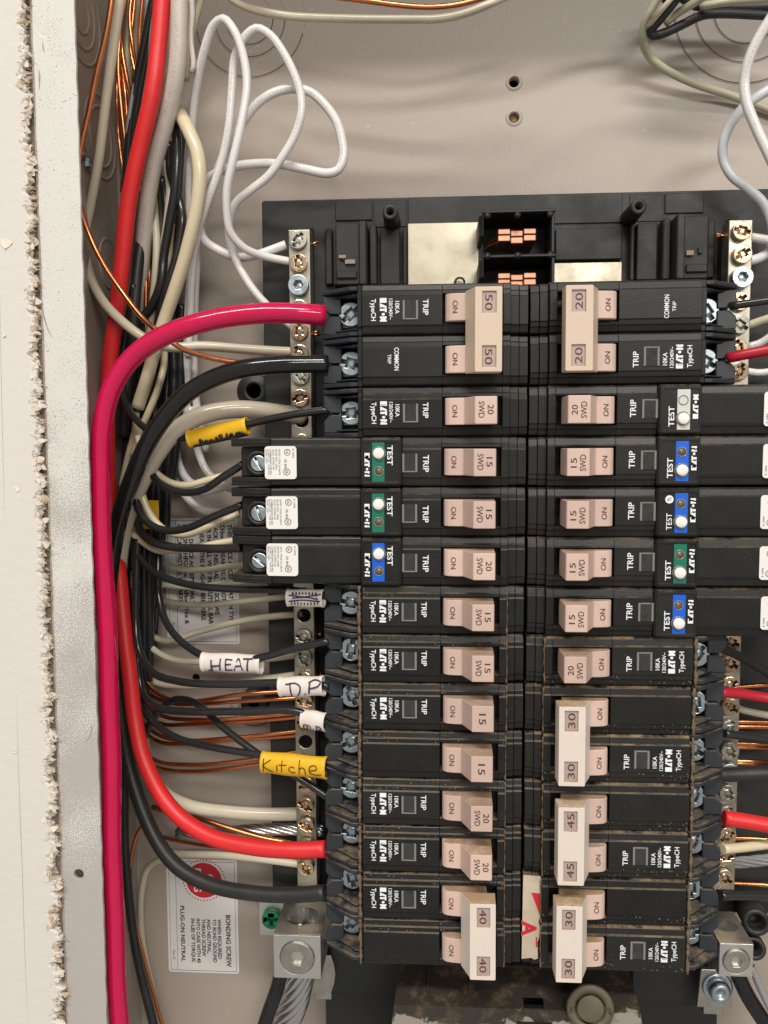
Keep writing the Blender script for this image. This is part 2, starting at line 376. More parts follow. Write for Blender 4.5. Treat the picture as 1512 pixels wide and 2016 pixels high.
mb = MB().box(-200, -151.6, 2.6, 95, ZB, ZT + 20, 0); o = mb.obj('stud', 'stud_grey'); o['kind'] = 'structure'
# box
box = thing('panel_box', 'taupe painted steel electrical box with knockouts behind the breakers', 'electrical box', (0, BACK, 0))
def bx(name, mb, m, parent=None, **kw):
    o = mb.obj(name, m, parent or box, (0, -BACK, 0) if not parent else None, **kw); return o
h1 = un(1012, 162, BACK); h2 = un(1012, 232, BACK); h3 = un(386, 1334, BACK)
mb = plate(MB(), [(XW, ZB), (212, ZB), (212, ZT), (XW, ZT)], [circ(h1[0], h1[2], 2.3), circ(h2[0], h2[2], 2.3), circ(h3[0], h3[2], 1.9)], BACK, BACK + 1.2)
bx('back_panel', mb, 'box_paint')
bx('back_hole_backing', MB().box(XW, 212, BACK + 6, BACK + 7, ZB, ZT, 0), 'hole_dark')
bx('hole_plug', MB().lathe([(2.6, 0), (2.6, .3)], (h2[0], BACK + 2.2, h2[2]), n=20), 'hole_tan')
for h in (h1, h2):
    bx('dimple', MB().lathe([(2.2, -3.5), (2.2, -.3), (2.3, .1), (2.6, .55), (3.1, .55), (3.8, .1), (4.1, -.05)], (h[0], BACK, h[2]), n=32, cap=False), 'box_paint')
mb = MB().box(XW - 1.2, XW, .8, BACK, ZB, ZT, 0); bx('side_wall', mb, 'box_paint')
mb = MB().box(212, 213.2, .8, BACK, ZB, ZT, 0); bx('side_wall', mb, 'box_paint')
mb = MB().box(XW, 212, -1, BACK, ZT, ZT + 1.2, 0); bx('top_wall', mb, 'box_paint')
fh = un(155, 1721, 0)
ol = [(-150.4, ZB)] + [(-150.4 + .12 * math.sin(z * .2), z) for z in range(int(ZB) + 4, int(ZT), 6)] + [(-150.4, ZT)]
orr = [(-134.3 + .12 * math.sin(z * .5) + .06 * math.sin(z * 1.7), z) for z in range(int(ZT), int(ZB), -3)]
fl = bx('flange', plate(MB(), ol + orr, [circ(fh[0], fh[2], 2.0)], 0, 1.6, .25), 'flange_paint')
def flange_mat():
    m = MATS['flange_paint']; nt = m.node_tree; N = nt.nodes; L = nt.links; b = N['Principled BSDF']; src = b.inputs['Base Color'].links[0].from_socket
    g = N.new('ShaderNodeNewGeometry'); sp = N.new('ShaderNodeSeparateXYZ'); L.new(g.outputs['Position'], sp.inputs[0])
    n = N.new('ShaderNodeTexNoise'); n.inputs['Scale'].default_value = 30; n.inputs['Detail'].default_value = 3; L.new(g.outputs['Position'], n.inputs['Vector'])
    n3 = N.new('ShaderNodeTexNoise'); n3.inputs['Scale'].default_value = 1900; n3.inputs['Detail'].default_value = 2; L.new(g.outputs['Position'], n3.inputs['Vector'])
    mr = N.new('ShaderNodeMapRange'); mr.inputs['From Min'].default_value = .16; mr.inputs['From Max'].default_value = -.17; mr.inputs['To Min'].default_value = -.20; mr.inputs['To Max'].default_value = .34; L.new(sp.outputs['Z'], mr.inputs['Value'])
    s = N.new('ShaderNodeMath'); L.new(mr.outputs[0], s.inputs[0]); L.new(n.outputs['Fac'], s.inputs[1])
    s2 = N.new('ShaderNodeMath'); s2.operation = 'MULTIPLY_ADD'; L.new(n3.outputs['Fac'], s2.inputs[0]); s2.inputs[1].default_value = 1.25; L.new(s.outputs[0], s2.inputs[2])
    st = N.new('ShaderNodeMapRange'); st.inputs['From Min'].default_value = 1.20; st.inputs['From Max'].default_value = 1.30; L.new(s2.outputs[0], st.inputs['Value'])
    x = N.new('ShaderNodeMix'); x.data_type = 'RGBA'; L.new(st.outputs[0], x.inputs[0]); L.new(src, x.inputs[6]); x.inputs[7].default_value = (.42, .395, .37, 1); L.new(x.outputs[2], b.inputs['Base Color'])
    rm = N.new('ShaderNodeMapRange'); L.new(st.outputs[0], rm.inputs['Value']); rm.inputs['To Min'].default_value = .6; rm.inputs['To Max'].default_value = .33; L.new(rm.outputs[0], b.inputs['Roughness'])
    bp = [q for q in N if q.type == 'BUMP'][0]; bp.inputs['Distance'].default_value = .13 * S
flange_mat()
mat('chip_grey', (.30, .27, .24), .7); mat('pencil_grey', (.40, .39, .37), .9); mat('chip_white', (.80, .79, .76), .6)
def scuff(pts, w0, m, name='paint_scuff', y=-.03):
    P = spline([un(u, v, 0) for u, v in pts], 1.0); vs = []; n = len(P)
    for i, p in enumerate(P):
        ww = w0 * math.sin(PI * (i + .5) / n) * random.uniform(.7, 1.2); vs += [(p.x - ww, y, p.z), (p.x + ww, y, p.z + .1)]
    return MB().add(vs, [(2 * i, 2 * i + 1, 2 * i + 3, 2 * i + 2) for i in range(n - 1)]), name, m
for pts, w0, m in (([(77, 138), (78, 160), (77, 178)], .35, 'chip_grey'), ([(122, 203), (130, 198), (139, 197)], .5, 'chip_grey'), ([(80, 560), (86, 620), (97, 655), (106, 668)], .3, 'chip_grey'),
                   ([(72, 62), (84, 74), (98, 76), (110, 68)], .35, 'chip_white'), ([(181, 1425), (178, 1448), (166, 1464)], .35, 'chip_grey'), ([(84, 82), (85, 96), (88, 104)], .25, 'chip_grey'), ([(150, 1160), (156, 1150), (160, 1146)], .25, 'chip_grey')):
    mb, nm, m = scuff(pts, w0, m); bx(nm, mb, m)
for pts, w0 in (([(38, 1360), (44, 1560), (50, 1720), (55, 1880), (62, 2016)], .16), ([(6, 560), (9, 760), (16, 1040)], .12)):
    mb, nm, m = scuff(pts, w0, 'pencil_grey', 'pencil_line', -2.44); mb.obj('pencil_line', m, wall)
for u, v, rr in ((12, 478, 2.6), (33, 962, 1.5), (8, 660, 1.0), (30, 1480, 1.0), (36, 120, .8)):
    p = un(u, v, -2.4); k = 7
    vs = [(p[0] + rr * random.uniform(.5, 1.1) * math.cos(2 * PI * i / k), -2.5 - random.uniform(0, .5), p[2] + rr * random.uniform(.5, 1.1) * math.sin(2 * PI * i / k)) for i in range(k)]
    MB().add(vs + [(p[0], -2.7, p[2])], [(i, (i + 1) % k, k) for i in range(k)], False).obj('paint_flake', 'torn_white', wall)
# knockouts of the side wall (raised rings) and of the back (slits)
def ring(mb, c, d, r, t, n=48): return mb.lathe([(r - t, -.05), (r - t * .6, .35), (r, .5), (r + t * .6, .35), (r + t, -.05)], c, d, n)
for u, v, rr in ((205, 270, (17.5, 12.5)), (172, 18, (21, 15, 9)), (214, 520, (11,)), (222, 1490, (14,))):
    y = -XW * F / (865 - u) - D; p = (XW, y, un(u, v, y)[2]); mb = MB()
    for r in rr: ring(mb, p, (1, 0, 0), r, .9)
    ko = bx('knockout', mb, 'box_paint')
for u, v, rr in ((492, 40, (10.5, 16, 25)), (1470, 20, (14, 22, 31)), (500, 1385, (7.5, 11))):
    p = un(u, v, BACK); mb = MB()
    for r in rr:
        a0, a1 = PI * random.uniform(.95, 1.05), PI * random.uniform(1.9, 2.02)
        k = 40; q = []
        for i in range(k + 1):
            t = a0 + (a1 - a0) * i / k
            for d in (-.22, .22): q.append((p[0] + (r + d) * math.cos(t), BACK - .06, p[2] + (r + d) * math.sin(t)))
        mb.add(q, [(2 * i, 2 * i + 1, 2 * i + 3, 2 * i + 2) for i in range(k)])
    bx('knockout_slit', mb, 'slit_dark')
    mb = MB()
    for r in rr: mb.tube([(p[0] + (r + .55) * math.cos(2 * PI * i / 48), BACK + .12, p[2] + (r + .55) * math.sin(2 * PI * i / 48)) for i in range(49)], .34, 6)
    bx('knockout', mb, 'box_paint')
for u, v, y in ((160, 252, 12), (171, 277, 18)):
    p = un(u, v, y); q = (XW, -XW * F / (865 - u) - D, p[2])
    bx('wall_screw', MB().lathe([(2.7, 0), (2.7, 1.2), (1.9, 2.6), (1.2, 2.6), (1.0, 1.4), (0, 1.4)], q, (1, .1, -.1), 8, False), 'zinc')
# printed labels on the back
def back_label(u0, v0, u1, v1, lab):
    a = un(u0, v0, BACK); b = un(u1, v1, BACK)
    o = bx('back_label', plate(MB(), rrect(a[0], b[0], b[2], a[2], 1.4), [], BACK - .25, BACK - .05), 'sticker_old'); o['label'] = lab
    return o, a, b
def lbl_part(parent, mb, m, name='print'): return mb.obj(name, m, parent)
YL = BACK - .32
def lines(mb, rows):
    for x0, z0, x1, z1 in rows:
        mb.add([(x0, YL, z0), (x1, YL, z0), (x1, YL, z1), (x0, YL, z1)], [(0, 1, 2, 3)])
lab1, A, B = back_label(324, 1020, 472, 1268, 'white printed sticker about plug-on breakers')
mb = MB(); wl = B[0] - A[0]; zt = A[2]; zb = B[2]
lines(mb, [(A[0] + 1.2, zt - 1, A[0] + 1.35, zb + 1), (B[0] - 1.4, zt - 1, B[0] - 1.25, zb + 1), (A[0] + 1.2, zt - 1, B[0] - 1.2, zt - 1.2), (A[0] + 1.2, zb + 1.2, B[0] - 1.2, zb + 1.0), (A[0] + 5.2, zt - 1, A[0] + 5.4, zb + 1)])
for s, fx in (('THIS DEVICE ACCEPTS EATON TYPE', .895), ('CHxxxN BREAKERS. DO NOT', .795), ('BACK OUT NEUTRAL BAR SCREWS', .70), ('OR INSTALL WIRE IN NEUTRAL BAR', .61), ('BENEATH THE PLUG-ON BREAKERS.', .51), ('THIS DEVICE ACCEPTS ONLY', .36), ('EATON CHFGFIxx, HFAFxx, F1xx &', .28), ('CAFCAxx PIGTAIL BREAKERS.', .20)):
    text(mb, s, A[0] + wl * fx, zt - 3, YL, 2.05, len(s) * 1.62, align='l', bold=.034)
text(mb, 'Rev. 01', A[0] + 3.2, zb + 8, YL, 1.2, bold=0)
lbl_part(lab1, mb, 'print_black').location = (0, 0, 0)
lab2, A, B = back_label(327, 1690, 471, 1917, 'white sticker with red disc about the bonding screw')
mb = MB(); wl = B[0] - A[0]; zt = A[2]; zb = B[2]
lines(mb, [(A[0] + 1.2, zt - 1, A[0] + 1.35, zb + 1), (B[0] - 1.4, zt - 1, B[0] - 1.25, zb + 1), (A[0] + 1.2, zt - 1, B[0] - 1.2, zt - 1.2), (A[0] + 1.2, zb + 1.2, B[0] - 1.2, zb + 1.0), (A[0] + 4.6, zt - 1, A[0] + 4.75, zb + 1)])
for s, fx, cap, z0, ln in (('BONDING SCREW', .86, 2.3, .48, 27), ('WHEN REQUIRED', .735, 1.8, .52, 20.5), ('TO BOND GROUND', .665, 1.8, .52, 22.5), ('AND NEUTRAL,', .585, 1.8, .52, 18), ('THREAD SCREW', .51, 1.8, .52, 19.5), ('INTO CASE WITH 40', .435, 1.8, .52, 23), ('IN-LBS OF TORQUE.', .36, 1.8, .52, 23), ('PLUG-ON NEUTRAL', .215, 2.0, .41, 29)):
    text(mb, s, A[0] + wl * fx, zt - (zt - zb) * z0, YL, cap, ln, align='l', bold=.024)
text(mb, 'Rev. 01', A[0] + 3, zb + 9, YL, 1.2, bold=0)
lbl_part(lab2, mb, 'print_black')
c = (A[0] + wl * .53, zt - 10.6); mb = MB()
mb.add([(c[0], YL, c[1])] + [(p[0], YL, p[1]) for p in circ(c[0], c[1], 9.0, 40)], [(0, i + 1, (i + 1) % 40 + 1) for i in range(40)])
for i in range(40):
    p = circ(c[0], c[1], 10.4, 40)[i]; mb.add([(q[0], YL, q[1]) for q in circ(p[0], p[1], .42, 6)], [tuple(range(6))])
lbl_part(lab2, mb, 'print_red', 'red_disc')
mb = MB(); YL -= .06
text(mb, 'PLUG', c[0] - 3.2, c[1], YL, 3.6, 12, bold=.02); text(mb, 'ON', c[0] + 3, c[1], YL, 3.6, 6.4, bold=.02)
lbl_part(lab2, mb, 'sticker_white')
for o in list(lab1.children) + list(lab2.children): o.location = (0, 0, 0)

# ------------------------------------------------------------------ black interior base with its plates, shrouds and posts
BY = 60.0; XC = 33.4
base = thing('interior_base', 'black moulded plastic base plate carrying the breakers and copper stabs', 'mounting base', (XC, BACK, 0))
def bp_(name, mb, m, **kw): return mb.obj(name, m, base, (-XC, -BACK, 0), **kw)
def pxbox(mb, u0, v0, u1, v1, yf, yb, b=.4):
    a = un(u0, v0, yf); c = un(u1, v1, yf); return mb.box(a[0], c[0], yf, yb, c[2], a[2], b)
a = un(515, 395, BY); ztop = a[2]; xl = a[0]
xr = 2 * XC - xl
mb = plate(MB(), rrect(xl, xr + 4, -212, ztop, 1.2), [], BY, BY + 3, .5)
bp_('base_plate', mb, 'base_plastic')
bp_('base_foot', MB().box(xl + 8, xl + 16, BY + 3, BACK, -200, ztop - 4, .2).box(xr - 16, xr - 8, BY + 3, BACK, -200, ztop - 4, .2), 'lower_plastic')
mb = MB(); plate(mb, [(un(640, 1870, BY)[0], -330), (xr - 18, -330), (xr - 18, -213), (un(640, 1870, BY)[0], -213)], [], BY, BY + 4, .5); bp_('lower_base', mb, 'lower_plastic')
mb = MB()
for sgn in (-1, 1):                                   # moulded ledges beside the neutral bars, top end (mirror images)
    def mx(x): return x if sgn < 0 else 2 * XC - x
    def bb(u0, v0, u1, v1, yf, b=.5):
        p, q = un(u0, v0, yf), un(u1, v1, yf); x0, x1 = sorted((mx(p[0]), mx(q[0]))); mb.box(x0, x1, yf, BY + 1, q[2], p[2], b)
    bb(610, 448, 632, 1760, BY - 2.5); bb(640, 450, 655, 560, BY - 3)
    bb(660, 440, 722, 560, 47); bb(655, 452, 668, 562, 52); bb(706, 434, 722, 560, 44.5); bb(727, 442, 742, 560, 52); bb(748, 450, 788, 560, 56.5); bb(793, 447, 801, 560, 55)
    bb(660, 396, 733, 433, BY - .9, .3); bb(736, 395, 800, 446, BY - .5, .2); bb(662, 532, 703, 548, 45.8); bb(672, 500, 680, 512, 45.8, .2)
p, q = un(803, 447, BY - .7), un(1225, 440, BY - .7)
mb.box(p[0], q[0], BY - .7, BY + 1, p[2], ztop - .3, .3)
p, q = un(1094, 450, 57), un(1224, 510, 57); mb.box(p[0], q[0], 57, BY + 1, q[2], p[2], .4)
bp_('ledge', mb, 'base_plastic')
mb = MB(); pxbox(mb, 667, 502, 681, 508, 45.5, 47, .1); pxbox(mb, 679, 511, 699, 519, 45.5, 47, .1); pxbox(mb, 1352, 493, 1366, 502, 45.5, 47, .1); bp_('slot_lining', mb, 'stud_grey')
for u, v in ((768, 417), (1258, 406)):
    p = un(u, v, 40); mb = MB().lathe([(3.6, 0), (3.2, 18.5), (2.9, 19), (1.4, 19), (1.3, 13), (0, 13)], (p[0], 59, p[2]), n=24)
    bp_('screw_post', mb, 'base_plastic')
    bp_('post_bore', MB().lathe([(1.28, 0), (1.28, .1)], (p[0], 45.8, p[2]), n=16), 'hole_dark')
for q4 in ((803, 440, 942, 600), (1080, 518, 1223, 600)):
    mb = MB(); pxbox(mb, *q4, 58.4, 60.5, .15); bp_('tin_plate', mb, 'tin_plate')
mb = MB(); p = un(905, 556, 55); mb.tube([(p[0] + 2 * math.cos(t * PI / 8), 55, p[2] + 2 * math.sin(t * PI / 8)) for t in range(17)], .5, 8); bp_('wire_eye', mb, 'lower_plastic')
# shrouds and copper stabs
for k, (v0, v1) in enumerate(((414, 498), (502, 580))):
    a, b = un(945, v0, 36), un(1094, v0, 36); zb_ = un(1000, v1, 36)[2]; mb = MB()
    mb.prism([(a[0] + 1, 36), (b[0], 35.5), (b[0] - .4, 60), (a[0] + 1.6, 60)], 'z', a[2] - 1.2, a[2], .3, 1)
    mb.prism([(a[0] - .3, 40), (a[0] + 1.4, 36), (a[0] + 1.4, 60), (a[0] - .3, 60)], 'z', zb_ + 7, a[2] - 1.3, .3, 1)
    mb.prism([(b[0] - 1.6, 36.2), (b[0] - .3, 36.2), (b[0] - .3, 60), (b[0] - 1.6, 60)], 'z', zb_, a[2] - 1.3, .3, 1)
    for t in (.1, .5, .93): mb.lathe([(1.3, 0), (1.3, 3)], (a[0] + (b[0] - a[0]) * t, 38.6, a[2] - .5 - (1.6 if k == 0 else 0)), n=12)
    mb.box(a[0], b[0], 58.6, 60.4, zb_ - 2, a[2] - 2, .2)
    bp_('stab_shroud', mb, 'lower_plastic')
    p, q = un(980, 452 + 87 * k, 40), un(1056, 478 + 87 * k, 40); mb = MB(); third = (q[0] - p[0]) / 3
    for i in range(3):
        z0, z1 = q[2] + (.6 if i == 1 else 1.4), p[2] - (.5 if i == 1 else 0)
        zm = (z0 + z1) / 2; x0 = p[0] + third * i
        for za, zb2 in ((z0 - .5, zm - .12), (zm + .12, z1 + .3)): mb.prism([(40 + (.8 if i == 1 else 0), za), (40.4 + (.8 if i == 1 else 0), zb2), (59, zb2), (59, za)], 'x', x0 + .1, x0 + third - .1, .35, 2)
    mb.prism([(p[0] + .4, 44), (p[0] - 3, 50), (p[0] - 5, 59), (p[0] + .4, 59)], 'z', (q[2] + p[2]) / 2 + .1, (q[2] + p[2]) / 2 + 1.4, .2, 1).prism([(p[0] + .4, 44), (p[0] - 3, 50), (p[0] - 5, 59), (p[0] + .4, 59)], 'z', (q[2] + p[2]) / 2 - 1.6, (q[2] + p[2]) / 2 - .3, .2, 1)
    bp_('copper_stab', mb, 'copper_stab')
# the grommet ring left of the base and one lower
for u, v, y, r in ((500, 770, 66, 8.0), (500, 1385, 70, 6.6)):
    p = un(u, v, y); g = tag(MB().lathe([(r, -14), (r, -.6), (r - .6, 0), (r * .62, 0), (r * .45, 2.0), (r * .40, -4), (r * .40, -14)], p, n=32).obj('standoff_foot', 'lower_plastic'), 'round black plastic standoff with a hole, %s' % ('just below the thick glossy black cable' if v < 1000 else 'behind the bare copper wires'), 'standoff')

# ------------------------------------------------------------------ screws shared by bars and breakers
def cross(x, z, a, b, ang=0):
    pts = [(b, a), (-b, a), (-b, b), (-a, b), (-a, -b), (-b, -b), (-b, -a), (b, -a), (b, -b), (a, -b), (a, b), (b, b)]
    c_, s_ = math.cos(ang), math.sin(ang); return [(x + p * c_ - q * s_, z + p * s_ + q * c_) for p, q in pts]
def screw_mesh(r, m, kind='combo', h=1.6):
    mb = MB()
    if kind == 'combo': a_, b_, c_ = r * .88, r * .17, r * .42; hole = [(-a_, -b_), (-c_, -b_), (-c_, -c_), (c_, -c_), (c_, -b_), (a_, -b_), (a_, b_), (c_, b_), (c_, c_), (-c_, c_), (-c_, b_), (-a_, b_)]
    elif kind == 'slot': hole = [(-r * .86, -r * .13), (r * .86, -r * .13), (r * .86, r * .13), (-r * .86, r * .13)]
    elif kind == 'hex': hole = circ(0, 0, r * .48, 6)
    plate(mb, circ(0, 0, r, 28), [hole], -h, .2, .3 if r > 2.5 else .15)
    if kind == 'combo':
        mb.box(-r * .22, r * .22, -h * .75, -.2, -r * .22, r * .22, .1)
    mb.lathe([(r * .97, 0), (r * .97, .4)], (0, .3, 0), n=28)
    mb.lathe([(r * .92, 0), (r * .92, .2)], (0, -h * .25, 0), n=16)
    return mb.mesh('screw', m)
SCREW_Z = screw_mesh(4.7, 'zinc'); SCREW_B = screw_mesh(3.75, 'brass_zinc'); SCREW_N = screw_mesh(3.75, 'nickel')
SCREW_S = screw_mesh(3.1, 'zinc', 'slot'); SCREW_H = screw_mesh(4.3, 'zinc', 'hex', 2.6)

# ------------------------------------------------------------------ neutral bars
NY = 43.0
def neutral_bar(uc_top, v_top, uc_bot, v_bot, width, lab, skip, mounts, flip):
    a = un(uc_top, v_top, NY); b = un(uc_bot, v_bot, NY); xm = (a[0] + b[0]) / 2; z1, z0 = a[2], b[2]
    t = thing('neutral_bar', lab, 'terminal bar', (xm, NY, (z0 + z1) / 2), 'neutral bars beside the breakers')
    def sub(mb_or_me, name, m=None, at=None, rot=None):
        if isinstance(mb_or_me, MB): return mb_or_me.obj(name, m, t, (-xm, -NY, -(z0 + z1) / 2))
        return link(name, mb_or_me, t, (at[0] - xm, at[1] - NY, at[2] - (z0 + z1) / 2), rot)
    pos = []; z = z1 - 4.8; i = 0; holes = []
    while z > z0 + 3:
        if i in mounts: pos.append((z, 'mount'))
        elif i in skip: holes.append(z); pos.append((z, 'hole'))
        else: pos.append((z, 'screw'))
        z -= 9.35; i += 1
    mb = plate(MB(), [(xm - width / 2, z0), (xm + width / 2, z0), (xm + width / 2, z1), (xm - width / 2, z1)], [circ(xm, h, 2.9, 18) for h in holes], NY, NY + 9, .35)
    sub(mb, 'bar', 'bar_metal')
    sub(MB().box(xm - width * .42, xm + width * .42, NY + 9.1, BY, z0 + 4, z1 - 3, .2), 'bar_holder', 'lower_plastic')
    for z, k in pos:
        if k == 'screw': sub(random.choice((SCREW_B, SCREW_B, SCREW_B, SCREW_N)), 'screw', at=(xm + random.uniform(-.3, .3), NY - random.uniform(.6, 1.9), z), rot=(random.uniform(-.06, .06), random.uniform(0, PI), 0))
        elif k == 'mount': sub(SCREW_H, 'mounting_screw', at=(xm, NY - 1.8, z)); sub(MB().box(xm - 1.3, xm + 1.3, NY - .35, NY - .05, z - 9, z - 4, .1), 'clip', 'zinc')
        else: sub(MB().lathe([(2.88, 0), (2.88, .2)], (xm, NY + 5, z), n=18), 'hole_floor', 'hole_dark')
    s = 1 if flip else -1
    for z, k in pos[:24]:
        if k == 'screw' and random.random() < .55:
            mb = MB(); x = xm - s * width / 2
            for j in range(3): mb.tube([(x + s * 1, NY + 5 + j * .8, z + j * .5 - .6), (x - s * random.uniform(2, 3.6), NY + 5 + j * .6, z + random.uniform(-1, 1))], .55, 6)
            sub(mb, 'copper_tip', 'copper')
neutral_bar(590, 452, 604, 1745, 9.0, 'long left neutral bar with screws, between the left wiring and the breakers', (8, 16, 17, 23), (2,), False)
neutral_bar(1455, 433, 1428, 1752, 9.4, 'long right neutral bar with screws, at the outer end of the right breakers', (16, 17), (2, 24), True)

# ------------------------------------------------------------------ breakers (built for the left column; the right column is the same turned half round)
PROF = [(9.35, 6), (9.35, 2.2), (8.95, 1.5), (6.95, 1.0), (6.75, .55), (4.95, .42), (4.75, 0), (-5.9, 0), (-6.1, .55), (-8.6, 1.0), (-9.3, 2.2), (-9.3, 6)]
def section(mb, x0, x1, dy=0, pts=None, k=1.0):
    mb.prism([(y + dy, z * k) for z, y in (pts or PROF)], 'x', x0, x1, .16, 1)
def face(mb):
    section(mb, -32.2, -33.2 + .99)
def common_body(mb, xo):
    section(mb, xo, -32.2)
    top = [(9.35, 9), (9.35, 2.2), (8.95, 1.5), (6.95, 1.0), (6.75, .55), (5.5, .45), (5.45, 9)]
    bot = [(-5.45, 9), (-5.5, .05), (-5.9, .05), (-6.1, .55), (-8.6, 1.0), (-9.3, 2.2), (-9.3, 9)]
    mb.prism([(y, z) for z, y in top], 'x', -32.2, -10, .12, 1); mb.prism([(y, z) for z, y in bot], 'x', -32.2, -10, .12, 1)
    section(mb, -10, -7.2)
    mb.box(-32, -10, 7, 9, -5.5, 5.5, 0)
    mb.box(xo + .3, -7.3, 9, 58, -9.2, 9.2, 0)
    section(mb, -7.1, -3.9, 2.6, k=.985); section(mb, -3.8, -.5, 3.2, k=.97); mb.box(-7.1, -.6, 9.2, 58, -9.0, 9.0, 0)
def body_plain():
    mb = MB(); common_body(mb, -62)
    mb.prism([(2.4, 9.3), (2.4, 6.9), (1.2, 6.5), (1.2, -6.2), (2.4, -6.6), (2.4, -9.3), (40, -9.3), (40, 9.3)], 'x', -63.9, -62.1, .25, 1)
    return mb.mesh('body', 'breaker_plastic')
def terminal():
    mb = MB()
    for sg in (1, -1):
        z0, z1 = sorted((sg * 7.5, sg * 9.15))
        mb.prism([(-63.9, 3.0), (-67, 3.4), (-78.4, 13), (-78.6, 15), (-78.6, 58), (-63.9, 58)], 'z', z0, z1, .3, 1)
        z0, z1 = sorted((sg * 6.1, sg * 6.8)); mb.prism([(-63.9, 5.2), (-66, 5.6), (-74, 13.5), (-74, 40), (-63.9, 40)], 'z', z0, z1, .2, 1)
        z0, z1 = sorted((sg * .35, sg * 7.4))
        mb.prism([(-78.4, z0 + (2.4 if sg > 0 else 0)), (-78.4 + 2.6, z0 if sg > 0 else z0), (-71.2, z0), (-71.2, z1), (-75.8, z1), (-78.4, z1 - (2.4 if sg < 0 else 0))], 'y', 13.2, 50, .35, 1)
    mb.box(-72, -63.9, 22, 50, -7.4, 7.4, 0)
    return mb.mesh('terminal_housing', 'terminal_plastic')
def lug(): 
    mb = MB().box(-73, -64.2, 18.2, 21.9, -4.6, 4.6, .4); return mb.mesh('lug_plate', 'nickel')
HP = [(-31.2, 3), (-31.2, -.6), (-30.7, -1.8), (-29.6, -2.7), (-27.6, -3.2), (-24.2, -3.5), (-20.6, -12), (-13.0, -12), (-12.6, -11.6), (-12.3, 3)]
def handle(m):
    mb = MB(); mb.prism(HP, 'z', -4.95, 4.95, .32, 2); return mb.mesh('handle', m)
def handle_low(m):
    mb = MB(); mb.prism([(-31.2, 3), (-31.2, -.6), (-30.7, -1.8), (-29.6, -2.7), (-27.6, -3.2), (-22.5, -3.7), (-20, -7), (-14, -7), (-14, 3)], 'z', -4.95, 4.95, .32, 2); return mb.mesh('handle', m)
def tie(m):
    mb = MB(); hw = 14.9
    mb.prism([(-24.0, -3.9), (-20.9, -11.5), (-11.2, -11.5), (-11.0, -4.4)], 'z', -hw, hw, .3, 2)
    plate(mb, rrect(-20.85, -11.2, -hw, hw, .5, 3), [[(-18.2 + dx, zc - 3.8), (-13.3 + dx, zc - 3.8), (-13.3 + dx, zc + 3.8), (-18.2 + dx, zc + 3.8)] for zc, dx in ((9.5, 0), (-9.5, 0))], -12.7, -11.4, .2)
    return mb.mesh('tie_bar', m)
def tie_window():
    return MB().box(-18.1, -13.4, -11.95, -11.3, 5.75, 13.25, 0).box(-18.1, -13.4, -11.95, -11.3, -13.25, -5.75, 0).mesh('number_window', 'window_tint')
def trip_win():
    mb = MB()
    mb.box(-46.9, -46.1, -.55, 1, -3.9, 3.1, .12).box(-42.0, -41.2, -.55, 1, -3.9, 3.1, .12).box(-46.1, -42.0, -.45, 1, -3.9, -3.4, .1); return mb.mesh('window_rim', 'clear_edge')
def trip_pane(): return MB().box(-46.2, -41.9, -.3, 1, -3.5, 3.1, .1).mesh('trip_window', 'clear_window')
CACHE = {}
def C(key, fn):
    if key not in CACHE: CACHE[key] = fn()
    return CACHE[key]
def lettering(key):
    mb = MB(); Y = -.07
    def plain():
        text(mb, 'TypeCH', -57.7, -.2, Y, 1.75, 8.0); logo(mb, -54.1, -.2, Y, 2.5, 8.6)
        text(mb, '120/240V~', -51.3, 0, Y, 1.35, 7.6, bold=.01); text(mb, '10KA', -48.9, .6, Y, 1.55, 4.6)
    if key == 'plain': plain(); text(mb, 'TRIP', -38.4, .6, Y, 2.0, 5.8)
    if key == 'common': text(mb, 'COMMON', -49.2, .6, Y, 1.7, 8.4); text(mb, 'TRIP', -51.9, .6, Y, 1.3, 3.5, bold=.005)
    if key == 'test': text(mb, 'TRIP', -38.0, -.6, Y, 2.15, 6.4)
    return mb.mesh('lettering', 'print_white')
def on_text():
    mb = MB(); text(mb, 'ON', 0, 0, 0, 1.9, 4.4, bold=.0)
    mb.v = [(x - 27.6, -3.30 - .04 * (x) - .06, z + .1) for x, y, z in mb.v]
    return mb.mesh('on_mark', 'print_brown')
def rating(s, swd):
    mb = MB(); Y = -12.07
    if swd: text(mb, s, -15.0, .2, Y, 2.15, 3.5, bold=.008); text(mb, 'SWD', -18.25, .2, Y, 2.1, 5.9, bold=.008)
    else: text(mb, s, -16.8, 0, Y, 2.5, 4.1, bold=.01)
    return mb.mesh('rating', 'print_brown')
def tie_rating(s):
    mb = MB()
    for zc in (9.5, -9.5): text(mb, s, -15.9, zc, -12.05, 2.6, 5.6, bold=.0)
    return mb.mesh('rating', 'print_brown')
